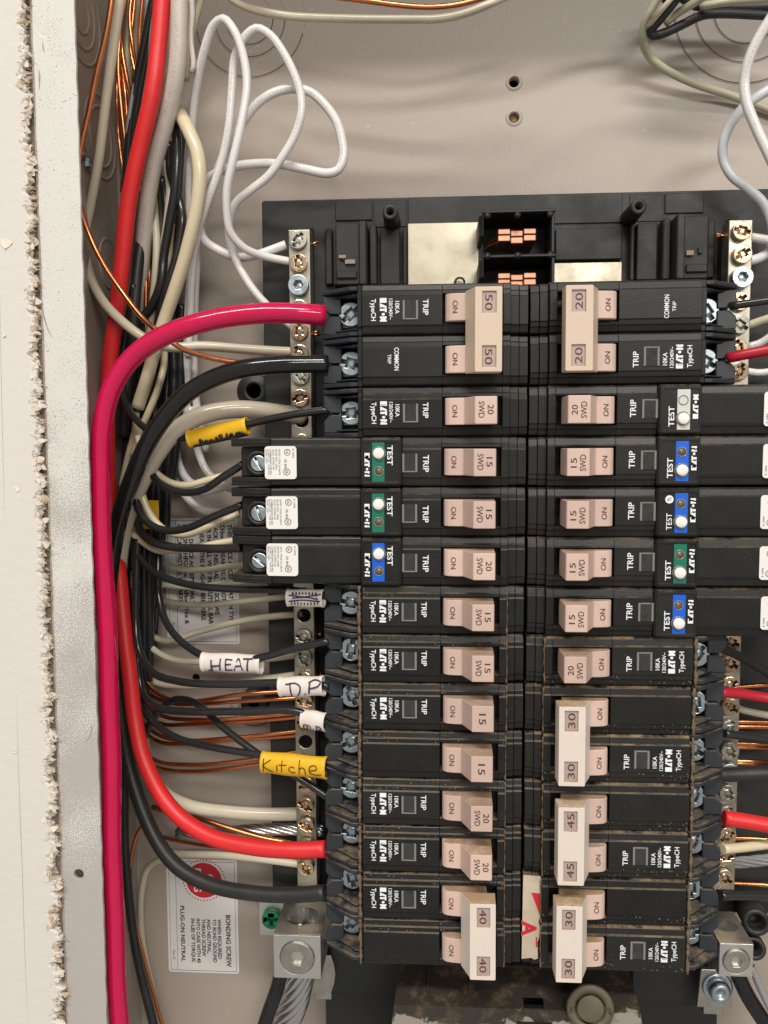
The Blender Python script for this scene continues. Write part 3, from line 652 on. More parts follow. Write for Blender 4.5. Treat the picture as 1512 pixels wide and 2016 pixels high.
def dust_line(seed):
    rnd = random.Random(seed); mb = MB(); n = 16
    for x0, y0, ht in ((-63.2, .6, .8), ):
        pts = [(x0 + rnd.uniform(-.15, .2), y0 + rnd.uniform(-.1, .25), 9.2 - 18.3 * i / n) for i in range(n + 1)]
        mb.tube(pts, ht, 6, True, lambda t: .35 + .95 * abs(math.sin(t * 9 + seed) * math.sin(t * 23 + 2 * seed)) + .15 * math.sin(t * 61))
    pts = [(-7.15 + rnd.uniform(-.1, .1), 1.0 + rnd.uniform(-.3, .3), 8.9 - 17.6 * i / n) for i in range(n + 1)]
    mb.tube(pts, .42, 5, True, lambda t: .35 + .8 * abs(math.sin(t * 11 + seed * 2)))
    for i in range(40):
        x = rnd.choice((-60, -55, -50, -33, -29, -22, -9)) + rnd.gauss(0, 4); x = max(-61.5, min(-8, x)); z = rnd.choice((8.2, 7.4, 6.0, 5.5)) + rnd.gauss(0, .3); r = rnd.uniform(.08, .3)
        if abs(x + 21) < 11.5 and z < 5.6: continue
        yy = 1.2 if z > 7 else .3
        mb.lathe([(r * 1.5, -.3), (r, r * .5), (0, r * .7)], (x, yy, z), n=5)
    return mb.mesh('dust', 'dust_brown')
def afci_body():
    mb = MB(); common_body(mb, -46.9)
    PO = [(z, y + 1.6) for z, y in PROF]
    mb.prism([(y + 1.7, z) for z, y in [(9.2, 8), (9.2, 1.9), (8.6, 1.2), (6.3, .9), (6.1, .5), (5, .3), (-5.8, 0.1), (-6.0, .6), (-8.6, 1.0), (-9.2, 2.2), (-9.2, 8)]], 'x', -97.3, -62.7, .2, 1)
    mb.box(-97.2, -62.7, 9.8, 58, -9.1, 9.1, 0)
    for sg in (1, -1):
        z0, z1 = sorted((sg * 5.9, sg * 9.15)); mb.prism([(-97.4, 2.2), (-104, 3.0), (-113.4, 6), (-113.6, 22), (-97.4, 22)], 'z', z0, z1, .3, 1)
        z0, z1 = sorted((sg * 7.2, sg * 7.6)); mb.prism([(-97.5, 1.8), (-104, 2.6), (-112.8, 5.6), (-112.8, 9), (-97.5, 9)], 'z', z0, z1, .12, 1)
    mb.box(-109.8, -97.4, 7.4, 50, -5.8, 5.8, .5)
    mb.lathe([(5.0, 0), (4.9, 2.4), (4.6, 2.8), (3.5, 2.8), (3.3, .4)], (-102.6, 7.6, -.6), n=28)
    return mb.mesh('body', 'breaker_plastic')
def test_block():
    mb = MB(); mb.box(-62.5, -46.95, -1.5, 20, -9.2, 9.2, .8)
    plate(mb, rrect(-62.0, -47.4, -8.4, 8.4, 1.0), [rrect(-61.4, -48.0, -7.4, 7.4, .8)], -1.85, -1.4, .1)
    return mb.mesh('test_block', 'breaker_plastic')
def strip(m): return MB().box(-58.1, -53.5, -1.72, -1.4, -7.3, 7.3, 0).mesh('colour_strip', m)
def button(): return MB().lathe([(2.1, 0), (2.1, 1.5), (1.8, 1.8), (0, 1.85)], (-55.6, -1.5, 3.3), n=20).mesh('test_button', 'button_white')
def bring(): return MB().lathe([(2.25, 0), (2.35, .45), (2.6, .45), (2.7, 0)], (-55.6, -1.55, 3.3), n=24).lathe([(1.45, 0), (1.55, .4), (1.8, .4), (1.9, 0)], (-55.6, -1.55, -3.4), n=24).mesh('button_rim', 'clear_edge')
def indic(): return MB().lathe([(1.5, 0), (1.5, .3)], (-55.6, -1.5, -3.4), n=20).mesh('indicator_lens', 'indicator')
def test_text(tl):
    mb = MB(); Y = -1.78
    text(mb, 'TEST', -51.4, 2.5 if not tl else 3.2, Y, 2.0, 7.4 if not tl else 6.2, bold=.016 if not tl else .006); logo(mb, -60.0, -1.0, Y, 1.9, 8.8)
    if tl:
        c = (-51.4, -5.0); n = 20
        mb.add([(c[0], Y, c[1])] + [(p[0], Y, p[1]) for p in circ(*c, 1.5, n)], [(0, i + 1, (i + 1) % n + 1) for i in range(n)])
    return mb.mesh('test_lettering', 'print_white')
def tl_text(): mb = MB(); text(mb, 'TL', -51.4, -5.0, -1.83, 1.3, 1.5, bold=.02); return mb.mesh('test_mark', 'print_black')
def sticker():
    return plate(MB(), rrect(-99.0, -86.8, -6.3, 6.2, 1.2), [], 1.42, 1.62).mesh('sticker', 'sticker_white')
def sticker_print(k):
    mb = MB(); Y = 1.36
    rows = [('LISTED 1 POLE LA HACR', -93.3, .72), ('ISSUE NO. 10A6', -94.5, .72), ('ALSO LISTED AS', -95.6, .72), ('COMBINATION TYPE AFCI', -96.7, .72), ('CLASS CTL. TYPE CH', -97.5, .6), ('QUAL 120V~', -98.3, .6), ('E-1094', -88.0, .7)]
    if k == 2: rows = [(r[0].replace('10A6', 'A209').replace('LISTED 1 POLE LA HACR', 'AFCI 1 POLE LA HACR'), r[1], r[2]) for r in rows]
    for s, x, cap in rows: text(mb, s, x, 5.1, Y, cap, min(9.8, len(s) * .56), bold=.0, align='l')
    text(mb, 'CIR. BKR.', -91, 1.4, Y, .9, 3.9, bold=0, align='l')
    for cx, cz, r, s in ((-90.3, 3.9, 1.25, 'UL'), (-90.6, -3.6, 1.3, 'SA')):
        o_, i_ = circ(cx, cz, r, 20), circ(cx, cz, r * .82, 20)
        mb.add([(p[0], Y, p[1]) for p in o_ + i_], [(i, (i + 1) % 20, 20 + (i + 1) % 20, 20 + i) for i in range(20)])
        text(mb, s, cx, cz, Y, 1.0, 1.3, bold=.01)
    return mb.mesh('sticker_print', 'print_black')

Z0 = 49.75; PITCH = 18.85
def row_z(i): return Z0 - PITCH * (i - 1)
def breaker(col, row, kind, rate, label, dust=0., swd=True, printed=True, test='green', tl=False, pale=False, tilt=0.):
    """kind plain / test / double (two poles from this row down)"""
    right = col == 'R'; dbl = kind == 'double'
    zc = row_z(row) - (PITCH / 2 if dbl else 0)
    xo = XC - .0055 * (59 - zc) + random.uniform(-.2, .2); rot = (0, PI, 0) if right else (0, 0, 0)
    t = thing('circuit_breaker', label, 'circuit breaker', (xo, random.uniform(-.3, .4), zc), 'circuit breakers in two columns', rot)
    t.rotation_euler[1] += math.radians(random.uniform(-.18, .18))
    def put(name, me, dz=0., **kw): return link(name, me, t, (0, 0, dz), **kw)
    hm = 'handle_pale' if pale else 'handle_beige'
    poles = (0.,) if not dbl else (PITCH / 2, -PITCH / 2)
    for i, dz in enumerate(poles):
        if kind == 'test':
            put('body', C('afci', afci_body), dz, dust=dust * .8); put('test_block', C('tb', test_block), dz, dust=dust)
            put('colour_strip', C('st' + test, lambda: strip({'green': 'test_green', 'blue': 'test_blue', 'grey': 'test_grey'}[test])), dz)
            put('test_button', C('btn', button), dz); put('button_rim', C('brim', bring), dz)
            if test != 'grey': put('indicator_lens', C('ind', indic), dz)
            put('test_lettering', C(('tt', tl), lambda: test_text(tl)), dz)
            if tl: put('test_mark', C('tl', tl_text), dz)
            st = put('sticker', C('stk', sticker), dz); st.location.x = (random.uniform(.2, 1.6) if right else random.uniform(-.4, .4)) * S; st.rotation_euler.y = math.radians(random.uniform(-.25, .25)); link('sticker_print', C(('stp', test), lambda: sticker_print(2 if test == 'blue' else 1)), st)
            o = put('terminal_screw', SCREW_S, dz); o.location = (-102.6 * S, 6.6 * S, (dz - .6) * S); o.rotation_euler = (0, random.uniform(.6, 1.4), 0)
        else:
            put('body', C('plain', body_plain), dz, dust=dust)
            put('terminal_housing', C('term', terminal), dz, dust=min(1, dust * 1.1)); put('lug_plate', C('lug', lug), dz)
            o = put('terminal_screw', SCREW_Z, dz); o.location = (-67.6 * S, 15.5 * S, (dz + .4) * S); o.rotation_euler = (0, random.uniform(0, PI), 0)
        show = printed and (not dbl or (i == (0 if printed == 'first' else 1)))
        if kind == 'test': put('lettering', C('ltest', lambda: lettering('test')), dz)
        elif show: put('lettering', C('lplain', lambda: lettering('plain')), dz)
        elif dbl and rate in ('50', '20'): put('lettering', C('lcom', lambda: lettering('common')), dz)
        if show or kind == 'test':
            put('trip_window', C('pane', trip_pane), dz); put('window_rim', C('rim', trip_win), dz)
        if dbl: put('handle', C('hl' + hm, lambda: handle_low('handle_beige')), dz, dust=dust)
        else:
            o = put('handle', C('h' + hm, lambda: handle(hm)), dz, dust=dust)
            put('rating', C(('r', rate, swd), lambda: rating(rate, swd)), dz)
        put('on_mark', C('on', on_text), dz)
        if dust > .45: put('dust', C(('dust', (row + i) % 5), lambda: dust_line((row + i) % 5)), dz)
    if dbl:
        tm = 'handle_pale' if pale else 'handle_cream'; tb = put('tie_bar', C('tie' + tm, lambda: tie(tm)), dust=dust); 
        link('number_window', C('tw', tie_window), tb); link('rating', C(('tr', rate), lambda: tie_rating(rate)), tb)
    return t
breaker('L', 1, 'double', '50', 'clean two-pole breaker with a beige tie bar reading 50, pink cable at its terminal', printed='first')
breaker('L', 3, 'plain', '20', 'single breaker reading 20 SWD directly below the 50 amp pair', .4)
breaker('L', 4, 'test', '15', 'long breaker with green test panel, uppermost of three long ones at left', .35)
breaker('L', 5, 'test', '15', 'long breaker with a green test panel, between another green and a blue one at left', .4)
breaker('L', 6, 'test', '20', 'long breaker with a blue test panel reading 20 SWD, just below two green ones', .3, test='blue')
breaker('L', 7, 'plain', '15', 'single breaker reading 15 SWD directly below the long left breaker with blue test panel', .6)
breaker('L', 8, 'plain', '15', 'dusty breaker reading 15 SWD, fed by the wire with the white HEAT sleeve', .75)
breaker('L', 9, 'plain', '15', 'breaker reading plain 15 with white printing, beside the white D.P sleeve', .65, swd=False)
breaker('L', 10, 'plain', '15', 'breaker reading plain 15 with no white printing or trip window on its face', .75, swd=False, printed=False)
breaker('L', 11, 'plain', '20', 'dusty breaker reading 20 SWD, beside the yellow Kitche sleeve', .8)
breaker('L', 12, 'plain', '20', 'very dusty breaker reading 20 SWD, just above the 40 amp pair and red cable', .95)
breaker('L', 13, 'double', '40', 'dusty two-pole breaker with a whitish tie bar reading 40', .9, printed='first', pale=True)
breaker('R', 1, 'double', '20', 'clean two-pole breaker with a pale pink tie bar reading 20', .12, printed='first')
breaker('R', 3, 'plain' if 0 else 'test', '20', 'long breaker with a grey-white test panel reading 20 SWD', .35, test='grey')
breaker('R', 4, 'test', '15', 'long breaker with a blue test panel at right, just below the grey-white one', .35, test='blue')
breaker('R', 5, 'test', '15', 'long breaker with a blue test panel carrying a round TL mark', .2, test='blue', tl=True)
breaker('R', 6, 'test', '15', 'long breaker at right with the only green test panel of its column', .45)
breaker('R', 7, 'test', '15', 'long breaker with a blue test panel, directly below the green one at right', .45, test='blue')
breaker('R', 8, 'plain', '20', 'short breaker reading 20 SWD on the right, directly above a 30 amp pair', .8)
breaker('R', 9, 'double', '30', 'two-pole breaker with a white tie bar reading 30, above the 45 amp pair', .95, printed='first', pale=True)
breaker('R', 11, 'double', '45', 'two-pole breaker with a white tie bar reading 45, between the two 30 amp pairs', .8, printed='first', pale=True)
breaker('R', 13, 'double', '30', 'two-pole breaker with a white tie bar reading 30, below the 45 amp pair', .95, printed='first', pale=True)
# red lettered paper stuck across the inner ends of the lowest pair
a, b = un(1030, 1722, 2.2), un(1069, 1888, 2.2)
rag = [(a[0], a[2]), (b[0] - 1.2, a[2] - .4), (b[0], a[2] - 2.5)] + [(b[0] - .8 + .5 * math.sin(i * 2.2) - i * .12, a[2] - 4 - i * 2.9) for i in range(9)] + [(b[0] - 2.0, b[2] + .3), (b[0] - 3.4, b[2] - .2), (b[0] - 4.6, b[2] + .5), (a[0] - .4, b[2])]
wp = tag(plate(MB(), rag[::-1], [], 1.9, 2.15).obj('warning_sticker', 'warning_paper'), 'torn strip of tan paper with red letters between the two breaker columns', 'sticker')
mb = MB(); Y = 1.82
mb.add([(a[0] + 3.2, Y, a[2] - 7), (a[0] + 6.6, Y, a[2] - 7.2), (b[0] - .9, Y, a[2] - 14), (b[0] - .9, Y, a[2] - 17.5)], [(0, 1, 2, 3)])
text(mb, 'A', a[0] + 2.4, b[2] + 12.5, Y, 5.4, 6.4, ang=-90, bold=.045); mb.box(b[0] - 2.9, b[0] - 2.3, Y - .01, Y + .03, b[2] + 5, b[2] + 9, 0)
mb.obj('red_lettering', 'print_red', wp)

# ------------------------------------------------------------------ wires
def pts3(pts): return [un(*p) for p in pts]
def wire(m, r, pts, label, name='wire', group=None, jitter=.25, cat='wire', step=2.0):
    P = spline(pts3(pts), step)
    ph = random.uniform(0, 6)
    P = [p + Vector((jitter * math.sin(i * .21 + ph), 0, jitter * math.sin(i * .17 + 2 * ph))) for i, p in enumerate(P)]
    o = MB().tube(P, r, 14 if r > 2.5 else 10).obj(name, m)
    return tag(o, label, cat, group)
def strands(parent, P, R, n, r, m, pitch=38., name='strand'):
    acc = 0.; path = [[] for _ in range(n)]; up = Vector((0, -1, 0)); rr = None
    for i, p in enumerate(P):
        t = (P[min(i + 1, len(P) - 1)] - P[max(i - 1, 0)]).normalized()
        if i: acc += (p - P[i - 1]).length
        a = (up - t * up.dot(t)); a = a.normalized() if a.length > .01 else t.orthogonal().normalized(); b = t.cross(a)
        for k in range(n):
            th = 2 * PI * k / n + acc / pitch * 2 * PI; path[k].append(p + (a * math.cos(th) + b * math.sin(th)) * R)
    for k in range(n): MB().tube(path[k], r, 7).obj(name, m, parent)
def sleeve(parent, p0, p1, r, m, label=None, fy=1.25):
    """heat-shrink marker round a wire; returns a mapper from (0..1 along, -1..1 across) to its front surface"""
    A, Bv = Vector(un(*p0)), Vector(un(*p1)); t = (Bv - A).normalized(); up = Vector((0, -1, 0)); f = (up - t * up.dot(t)).normalized(); s = f.cross(t).normalized()
    if s.z < 0: s = -s
    mb = MB(); n = 20; m_ = 14; vs = []; fs = []
    for ri, th in ((1., 0), (.86, 1)):
        for i in range(m_ + 1):
            q = i / m_; c = A.lerp(Bv, q); k = 1 + .04 * math.sin(q * 9 + r) + (.05 if i in (0, m_) else 0)
            for j in range(n):
                a = 2 * PI * j / n; vs.append(tuple(c + (f * math.cos(a) * .8 + s * math.sin(a) * fy) * r * k * ri))
    L_ = (m_ + 1) * n
    for i in range(m_):
        for j in range(n):
            q = (i * n + j, i * n + (j + 1) % n, (i + 1) * n + (j + 1) % n, (i + 1) * n + j); fs.append(q); fs.append(tuple(L_ + x for x in q[::-1]))
    for e in (0, m_):
        for j in range(n): fs.append((e * n + j, e * n + (j + 1) % n, L_ + e * n + (j + 1) % n, L_ + e * n + j))
    mb.add(vs, fs, True); o = mb.obj('wire_sleeve', m, parent)
    if label: o['label'] = label
    def onto(q, h):
        a = h * 1.15; return A.lerp(Bv, q) + (f * math.cos(a) * .8 + s * math.sin(a) * fy) * (r * 1.05 + .02)
    return o, onto
def scrawl(parent, onto, strokes, w, m):
    mb = MB()
    for st in strokes:
        P = spline([onto(*p) for p in st], .5) if len(st) > 2 else [onto(*st[0]), onto((st[0][0] + st[1][0]) / 2, (st[0][1] + st[1][1]) / 2), onto(*st[1])]
        mb.tube(P, w, 6)
    mb.obj('handwriting', m, parent)

# --- the thick cables
wire('w_pink', 3.95, [(240, 2080, 8), (229, 1900, 8), (221, 1650, 8), (217, 1400, 8), (206, 1150, 8), (197, 950, 8), (200, 850, 8), (222, 765, 8), (266, 700, 8), (330, 657, 6), (420, 628, 6), (520, 617, 8), (600, 619, 9), (638, 622, 11)], 'thick glossy magenta cable curving into the upper terminal of the 50 amp pair', 'cable', cat='cable')
wire('w_red', 3.45, [(322, -40, 30), (314, 80, 30), (300, 180, 30), (275, 290, 34), (254, 400, 38), (239, 520, 42), (229, 620, 46), (214, 740, 50), (212, 900, 52), (220, 1020, 50), (235, 1140, 48), (252, 1300, 42), (266, 1420, 38), (290, 1510, 34), (335, 1590, 28), (405, 1642, 22), (500, 1668, 17), (580, 1675, 14), (640, 1672, 13)], 'thick red cable running down the left bundle and curving into a lower left terminal', 'cable', cat='cable')
wire('w_black', 3.6, [(645, 718, 11), (560, 718, 8), (480, 725, 8), (420, 744, 9), (370, 773, 11), (325, 820, 14), (290, 875, 18), (262, 940, 24), (240, 1000, 30), (224, 1070, 38), (216, 1160, 44), (216, 1300, 48)], 'thick glossy black cable curving into the lower terminal of the 50 amp pair', 'cable', cat='cable')
wire('w_blackmat', 3.2, [(222, 1150, 56), (226, 1280, 54), (240, 1420, 50), (262, 1540, 46), (300, 1640, 38), (350, 1705, 30), (420, 1744, 24), (500, 1760, 19), (570, 1762, 16), (642, 1756, 13)], 'thick matt black cable curving into the 40 amp pair at lower left', 'cable', cat='cable')
wire('w_putty', 3.7, [(596, 818, 45), (520, 809, 33), (460, 807, 28), (400, 818, 26), (350, 845, 27), (312, 888, 30), (287, 930, 34), (262, 985, 40), (246, 1040, 46), (236, 1100, 50), (229, 1180, 54), (226, 1300, 56)], 'thick putty coloured neutral cable arching under the glossy black cable', 'cable', cat='cable')
wire('w_sheath', 3.5, [(355, -40, 30), (353, 60, 30), (345, 150, 32), (326, 240, 38), (303, 330, 44), (288, 420, 50), (278, 520, 56), (268, 620, 62), (262, 700, 66)], 'thick grey-white sheathed cable right beside the red cable at the top', 'cable', cat='cable')
wire('w_ivory', 2.85, [(353, 222, 42), (372, 262, 36), (388, 305, 34), (393, 355, 34), (386, 420, 36), (366, 500, 40), (345, 565, 44), (324, 630, 48), (306, 690, 49), (290, 745, 49), (270, 803, 50)], 'ivory cable sheath bulging out of the bundle and cut off below the magenta cable', 'cable', cat='cable')
wire('w_cream', 2.9, [(280, 1440, 64), (290, 1505, 60), (322, 1560, 54), (375, 1588, 50), (450, 1599, 47), (520, 1602, 46), (592, 1601, 47)], 'thick cream cable curving to the lower end of the left neutral bar', 'cable', cat='cable')
a = [un(*p) for p in ((374, -10, 32), (378, 60, 33), (379, 120, 33), (376, 143, 33))]
tag(MB().tube([Vector(p) + Vector((.6 * math.sin(i), 0, 0)) for i, p in enumerate(spline(a, 3))], 1.35, 5, True, lambda t: 1.15 - .35 * t).obj('torn_sheath', 'w_sheath'), 'torn flap of grey cable sheath hanging beside the grey-white cable', 'cable sheath')
# --- front left wires
wire('copper', 1.15, [(224, -40, 20), (210, 60, 22), (194, 130, 24), (175, 220, 26), (158, 290, 27), (152, 360, 28), (158, 410, 30), (176, 460, 32), (205, 520, 33), (242, 578, 33), (280, 627, 30), (322, 662, 26), (362, 688, 28), (420, 705, 32), (490, 713, 38), (575, 705, 46)], 'bare copper wire crossing in front of the red cable from upper left', 'bare_wire')
wire('w_cream', 2.05, [(242, -40, 28), (227, 60, 30), (212, 180, 34), (196, 300, 40), (179, 400, 46), (168, 470, 48), (175, 530, 46), (200, 588, 42), (237, 630, 38), (282, 664, 36), (330, 684, 36), (400, 682, 38), (470, 686, 41), (592, 693, 46)], 'cream wire along the box side, crossing in front of the red cable to the bar')
for i, (pp, r) in enumerate([
    ([(252, -30, 60), (238, 60, 62), (234, 130, 62), (239, 220, 63), (245, 285, 64), (247, 420, 70)], .95), ([(246, -30, 64), (240, 80, 65), (250, 160, 62), (262, 215, 58), (268, 300, 60)], 1.0),
    ([(268, -30, 62), (258, 60, 62), (256, 90, 62), (268, 150, 60), (282, 230, 60)], .9), ([(284, -30, 58), (275, 50, 60), (273, 110, 62), (268, 170, 66), (252, 290, 70)], .9),
    ([(262, -30, 58), (256, 30, 58), (262, 90, 59), (272, 150, 62), (285, 240, 64)], .85), ([(238, 120, 66), (246, 190, 62), (250, 240, 62), (256, 320, 64)], .9),
    ([(276, 210, 60), (282, 270, 58), (276, 360, 60), (284, 470, 62)], .9), ([(290, 450, 60), (287, 520, 58), (287, 600, 58), (288, 700, 60)], .95), ([(283, 480, 62), (293, 540, 60), (285, 620, 62), (278, 720, 64)], .9), ([(280, 470, 66), (279, 560, 64), (282, 680, 66)], .9)]):
    wire('copper', r, pp, ['bare copper wire leftmost of the bright copper strands at the top', 'bare copper wire crossing inside the copper strands at the top', 'bare copper wire kinked in the middle of the top copper strands', 'bare copper wire beside the dark twisted wires at the top', 'short bright bare copper wire among the top strands', 'bare copper wire emerging low among the top strands', 'bare copper wire peeping out left of the red cable', 'bare copper wire between the black and pale wires above the magenta arch', 'second bare copper wire between the black and pale wires above the magenta arch', 'dull bare copper wire deepest above the magenta arch'][i], 'bare_wire', 'bare copper ground wires')
for i, (pp, r, m) in enumerate([
    ([(252, -30, 70), (250, 60, 70), (252, 140, 70), (262, 260, 74)], 1.6, 'w_sage'), ([(272, -30, 70), (268, 60, 70), (268, 140, 72), (270, 260, 76)], 1.5, 'w_sage'),
    ([(402, -30, 60), (388, 30, 62), (374, 90, 66), (366, 160, 72)], 1.5, 'w_sage'),
    ([(308, -30, 46), (293, 40, 48), (280, 110, 50), (269, 170, 52), (258, 240, 54), (250, 320, 56), (246, 420, 60), (244, 520, 62)], 2.0, 'w_charcoal'),
    ([(300, -30, 54), (287, 70, 56), (278, 170, 58), (264, 260, 58), (258, 340, 60), (250, 450, 64)], 2.0, 'w_charcoal'),
    ([(295, -30, 50), (290, 30, 50), (279, 90, 50), (266, 160, 51), (255, 240, 53), (243, 360, 58)], 1.1, 'w_steel'),
    ([(312, -30, 44), (300, 60, 46), (296, 130, 48), (282, 210, 52)], 1.1, 'w_steel'),
    ([(312, 240, 60), (297, 340, 57), (284, 430, 54), (273, 520, 52), (266, 600, 52), (258, 690, 54), (250, 760, 56), (246, 860, 60)], 2.4, 'w_blackmat'),
    ([(345, 240, 46), (350, 300, 44), (346, 370, 44), (333, 440, 46), (322, 500, 48), (316, 560, 48), (300, 602, 52), (272, 640, 56), (255, 680, 60)], 2.0, 'w_charcoal'),
    ([(335, 280, 54), (336, 340, 52), (350, 385, 48), (358, 425, 46), (354, 470, 46), (344, 520, 46), (330, 565, 47), (314, 620, 52), (300, 700, 60)], 1.75, 'w_charcoal'),
    ([(318, 350, 56), (325, 400, 55), (328, 440, 56), (322, 520, 60), (318, 620, 62)], 1.8, 'w_charcoal'), ([(338, 300, 60), (345, 380, 58), (350, 450, 58), (340, 540, 62), (335, 640, 64)], 1.9, 'w_charcoal'),
    ([(328, 320, 58), (334, 370, 53), (331, 410, 51), (321, 480, 53), (306, 560, 62), (300, 650, 64)], 1.6, 'w_sage'),
    ([(300, 350, 60), (306, 430, 54), (308, 480, 51), (305, 540, 51), (299, 620, 56), (292, 700, 62)], 1.7, 'w_sage'),
    ([(338, 440, 55), (334, 500, 56), (328, 560, 54), (318, 610, 54), (322, 680, 54), (322, 720, 54), (310, 770, 52), (292, 815, 52), (276, 850, 54), (262, 900, 56)], 1.6, 'w_ivory'),
    ([(345, 560, 60), (340, 650, 62), (342, 740, 62), (340, 830, 60), (330, 930, 60), (325, 1050, 62)], 2.0, 'w_charcoal'),
    ([(358, 600, 62), (355, 680, 62), (356, 760, 62), (350, 840, 62), (335, 960, 64)], 2.0, 'w_charcoal'),
    ([(330, 680, 64), (328, 760, 64), (322, 850, 60), (315, 930, 58), (308, 1040, 60), (300, 1180, 64)], 2.0, 'w_charcoal'),
    ([(313, 850, 58), (305, 930, 57), (298, 1020, 58), (294, 1120, 60), (296, 1240, 62), (292, 1340, 64)], 1.8, 'w_charcoal'),
    ([(300, 900, 60), (292, 980, 61), (284, 1080, 60), (283, 1180, 60), (284, 1280, 62), (288, 1360, 64)], 1.7, 'w_charcoal'),
    ([(322, 900, 60), (314, 1000, 61), (308, 1100, 62), (300, 1240, 66)], 1.8, 'w_charcoal'),
    ([(262, 1000, 66), (266, 1100, 68), (272, 1240, 70), (276, 1380, 72)], 1.6, 'w_sage'), ([(250, 700, 62), (246, 800, 64), (250, 900, 66), (246, 1050, 68), (248, 1200, 68)], 2.2, 'w_blackmat'),
    ([(268, 810, 52), (264, 850, 54), (252, 900, 58), (240, 960, 62)], 1.5, 'w_ivory')]):
    wire(m, r, pp, ['pale green-grey wire deep among the top copper strands', 'pale green-grey wire in the gap between copper strands at the top', 'pale green-grey wire at the top right of the torn sheath', 'black wire in the dark twist left of the red cable at the top', 'second black wire in the dark twist left of the red cable', 'grey steel-looking wire in front of the dark twist', 'grey steel-looking wire tucked against the red cable at the top', 'thick matt black wire running along the right of the red cable', 'black wire swinging out from under the ivory sheath', 'shiny black wire bowed beside the ivory sheath', 'black wire crossing behind the bowed shiny one', 'black wire hidden deepest beside the ivory sheath', 'pale green-grey wire between the crossing black wires', 'pale green-grey wire above the magenta arch', 'ivory wire alongside the cut ivory sheath', 'black wire rightmost in the bundle under the magenta arch', 'black wire beside the white strand under the arch', 'black wire in the middle of the vertical bundle', 'black wire in the bundle behind the long left breakers wires', 'black wire leftmost of the vertical bundle near the printed sticker', 'black wire nearest the printed sticker in the vertical bundle', 'pale green-grey wire deep behind the vertical bundle', 'matt black wire hidden beside the magenta cable', 'ivory conductor coming out of the cut ivory sheath'][i], group='wires of the left bundle')
g = 'thin wires packed behind the left bundle'
rb = random.Random(21)
fill = [('copper', .9, 292, 470, 284, 700, 72), ('copper', .9, 299, 420, 300, 760, 70), ('w_sage', 1.5, 318, 330, 290, 720, 72), ('w_charcoal', 1.7, 300, 300, 262, 700, 72),
        ('w_charcoal', 1.7, 322, 240, 270, 820, 74), ('w_sage', 1.5, 288, 330, 262, 900, 74), ('w_charcoal', 1.7, 362, 240, 322, 900, 72), ('w_sage', 1.4, 350, 420, 312, 900, 70),
        ('w_charcoal', 1.8, 270, 620, 258, 1120, 70), ('w_charcoal', 1.7, 284, 640, 274, 1200, 72), ('w_charcoal', 1.8, 318, 640, 304, 1280, 70), ('w_charcoal', 1.7, 296, 760, 286, 1420, 70),
        ('w_ivory', 1.4, 256, 880, 262, 1280, 72), ('w_charcoal', 1.7, 246, 1120, 262, 1460, 66), ('w_charcoal', 1.6, 258, 1160, 282, 1420, 64), ('copper', .9, 276, 1180, 268, 1440, 68),
        ('copper', .9, 288, 1200, 272, 1420, 72), ('w_charcoal', 1.6, 330, 980, 318, 1080, 66), ('w_sage', 1.4, 238, 1240, 252, 1520, 70), ('copper', .9, 232, 60, 246, 400, 70), ('copper', .9, 262, 40, 240, 380, 74), ('w_charcoal', 1.7, 302, 20, 252, 420, 66)]
deep = ['bare copper wire left of two, just above the magenta arch', 'bare copper wire right of two, just above the magenta arch', 'pale wire hidden behind the ivory sheath above the arch', 'black wire passing behind the grey-white sheathed cable',
        'long black wire passing behind the ivory sheath to below the arch', 'pale wire behind the thick matt black wire beside the red cable', 'black wire at the right rim of the bundle behind the ivory sheath', 'pale wire showing right of the crossing black wires',
        'black wire behind the ivory sheath cut end', 'black wire just right of the ivory sheath cut end', 'black wire at the right rim of the bundle behind the thick black cable', 'long black wire in the middle of the bundle down to the copper group',
        'ivory wire behind the yellow marker flag', 'black wire just right of the thick red cable above the copper group', 'black wire second right of the thick red cable above the copper group', 'bare copper wire left in the bundle beside HEAT',
        'bare copper wire right in the bundle beside HEAT', 'short black wire at the top left corner of the printed sticker', 'pale wire emerging right beside the thick red cable near the copper group', 'bare copper wire in shade at far left of the top copper strands',
        'bare copper wire crossing left behind the top copper strands', 'black wire hidden behind the red cable at the top']
for (m, r_, u0, v0, u1, v1, y), lb in zip(fill, deep):
    n_ = 5; b_ = rb.uniform(-9, 9)
    pp = [(u0 + (u1 - u0) * k / n_ + b_ * math.sin(PI * k / n_ * rb.uniform(.9, 1.1)), v0 + (v1 - v0) * k / n_, y + rb.uniform(-2, 2)) for k in range(n_ + 1)]
    wire(m, r_, pp, lb, 'bare_wire' if m == 'copper' else 'wire', 'thin wires packed deep in the left bundle')
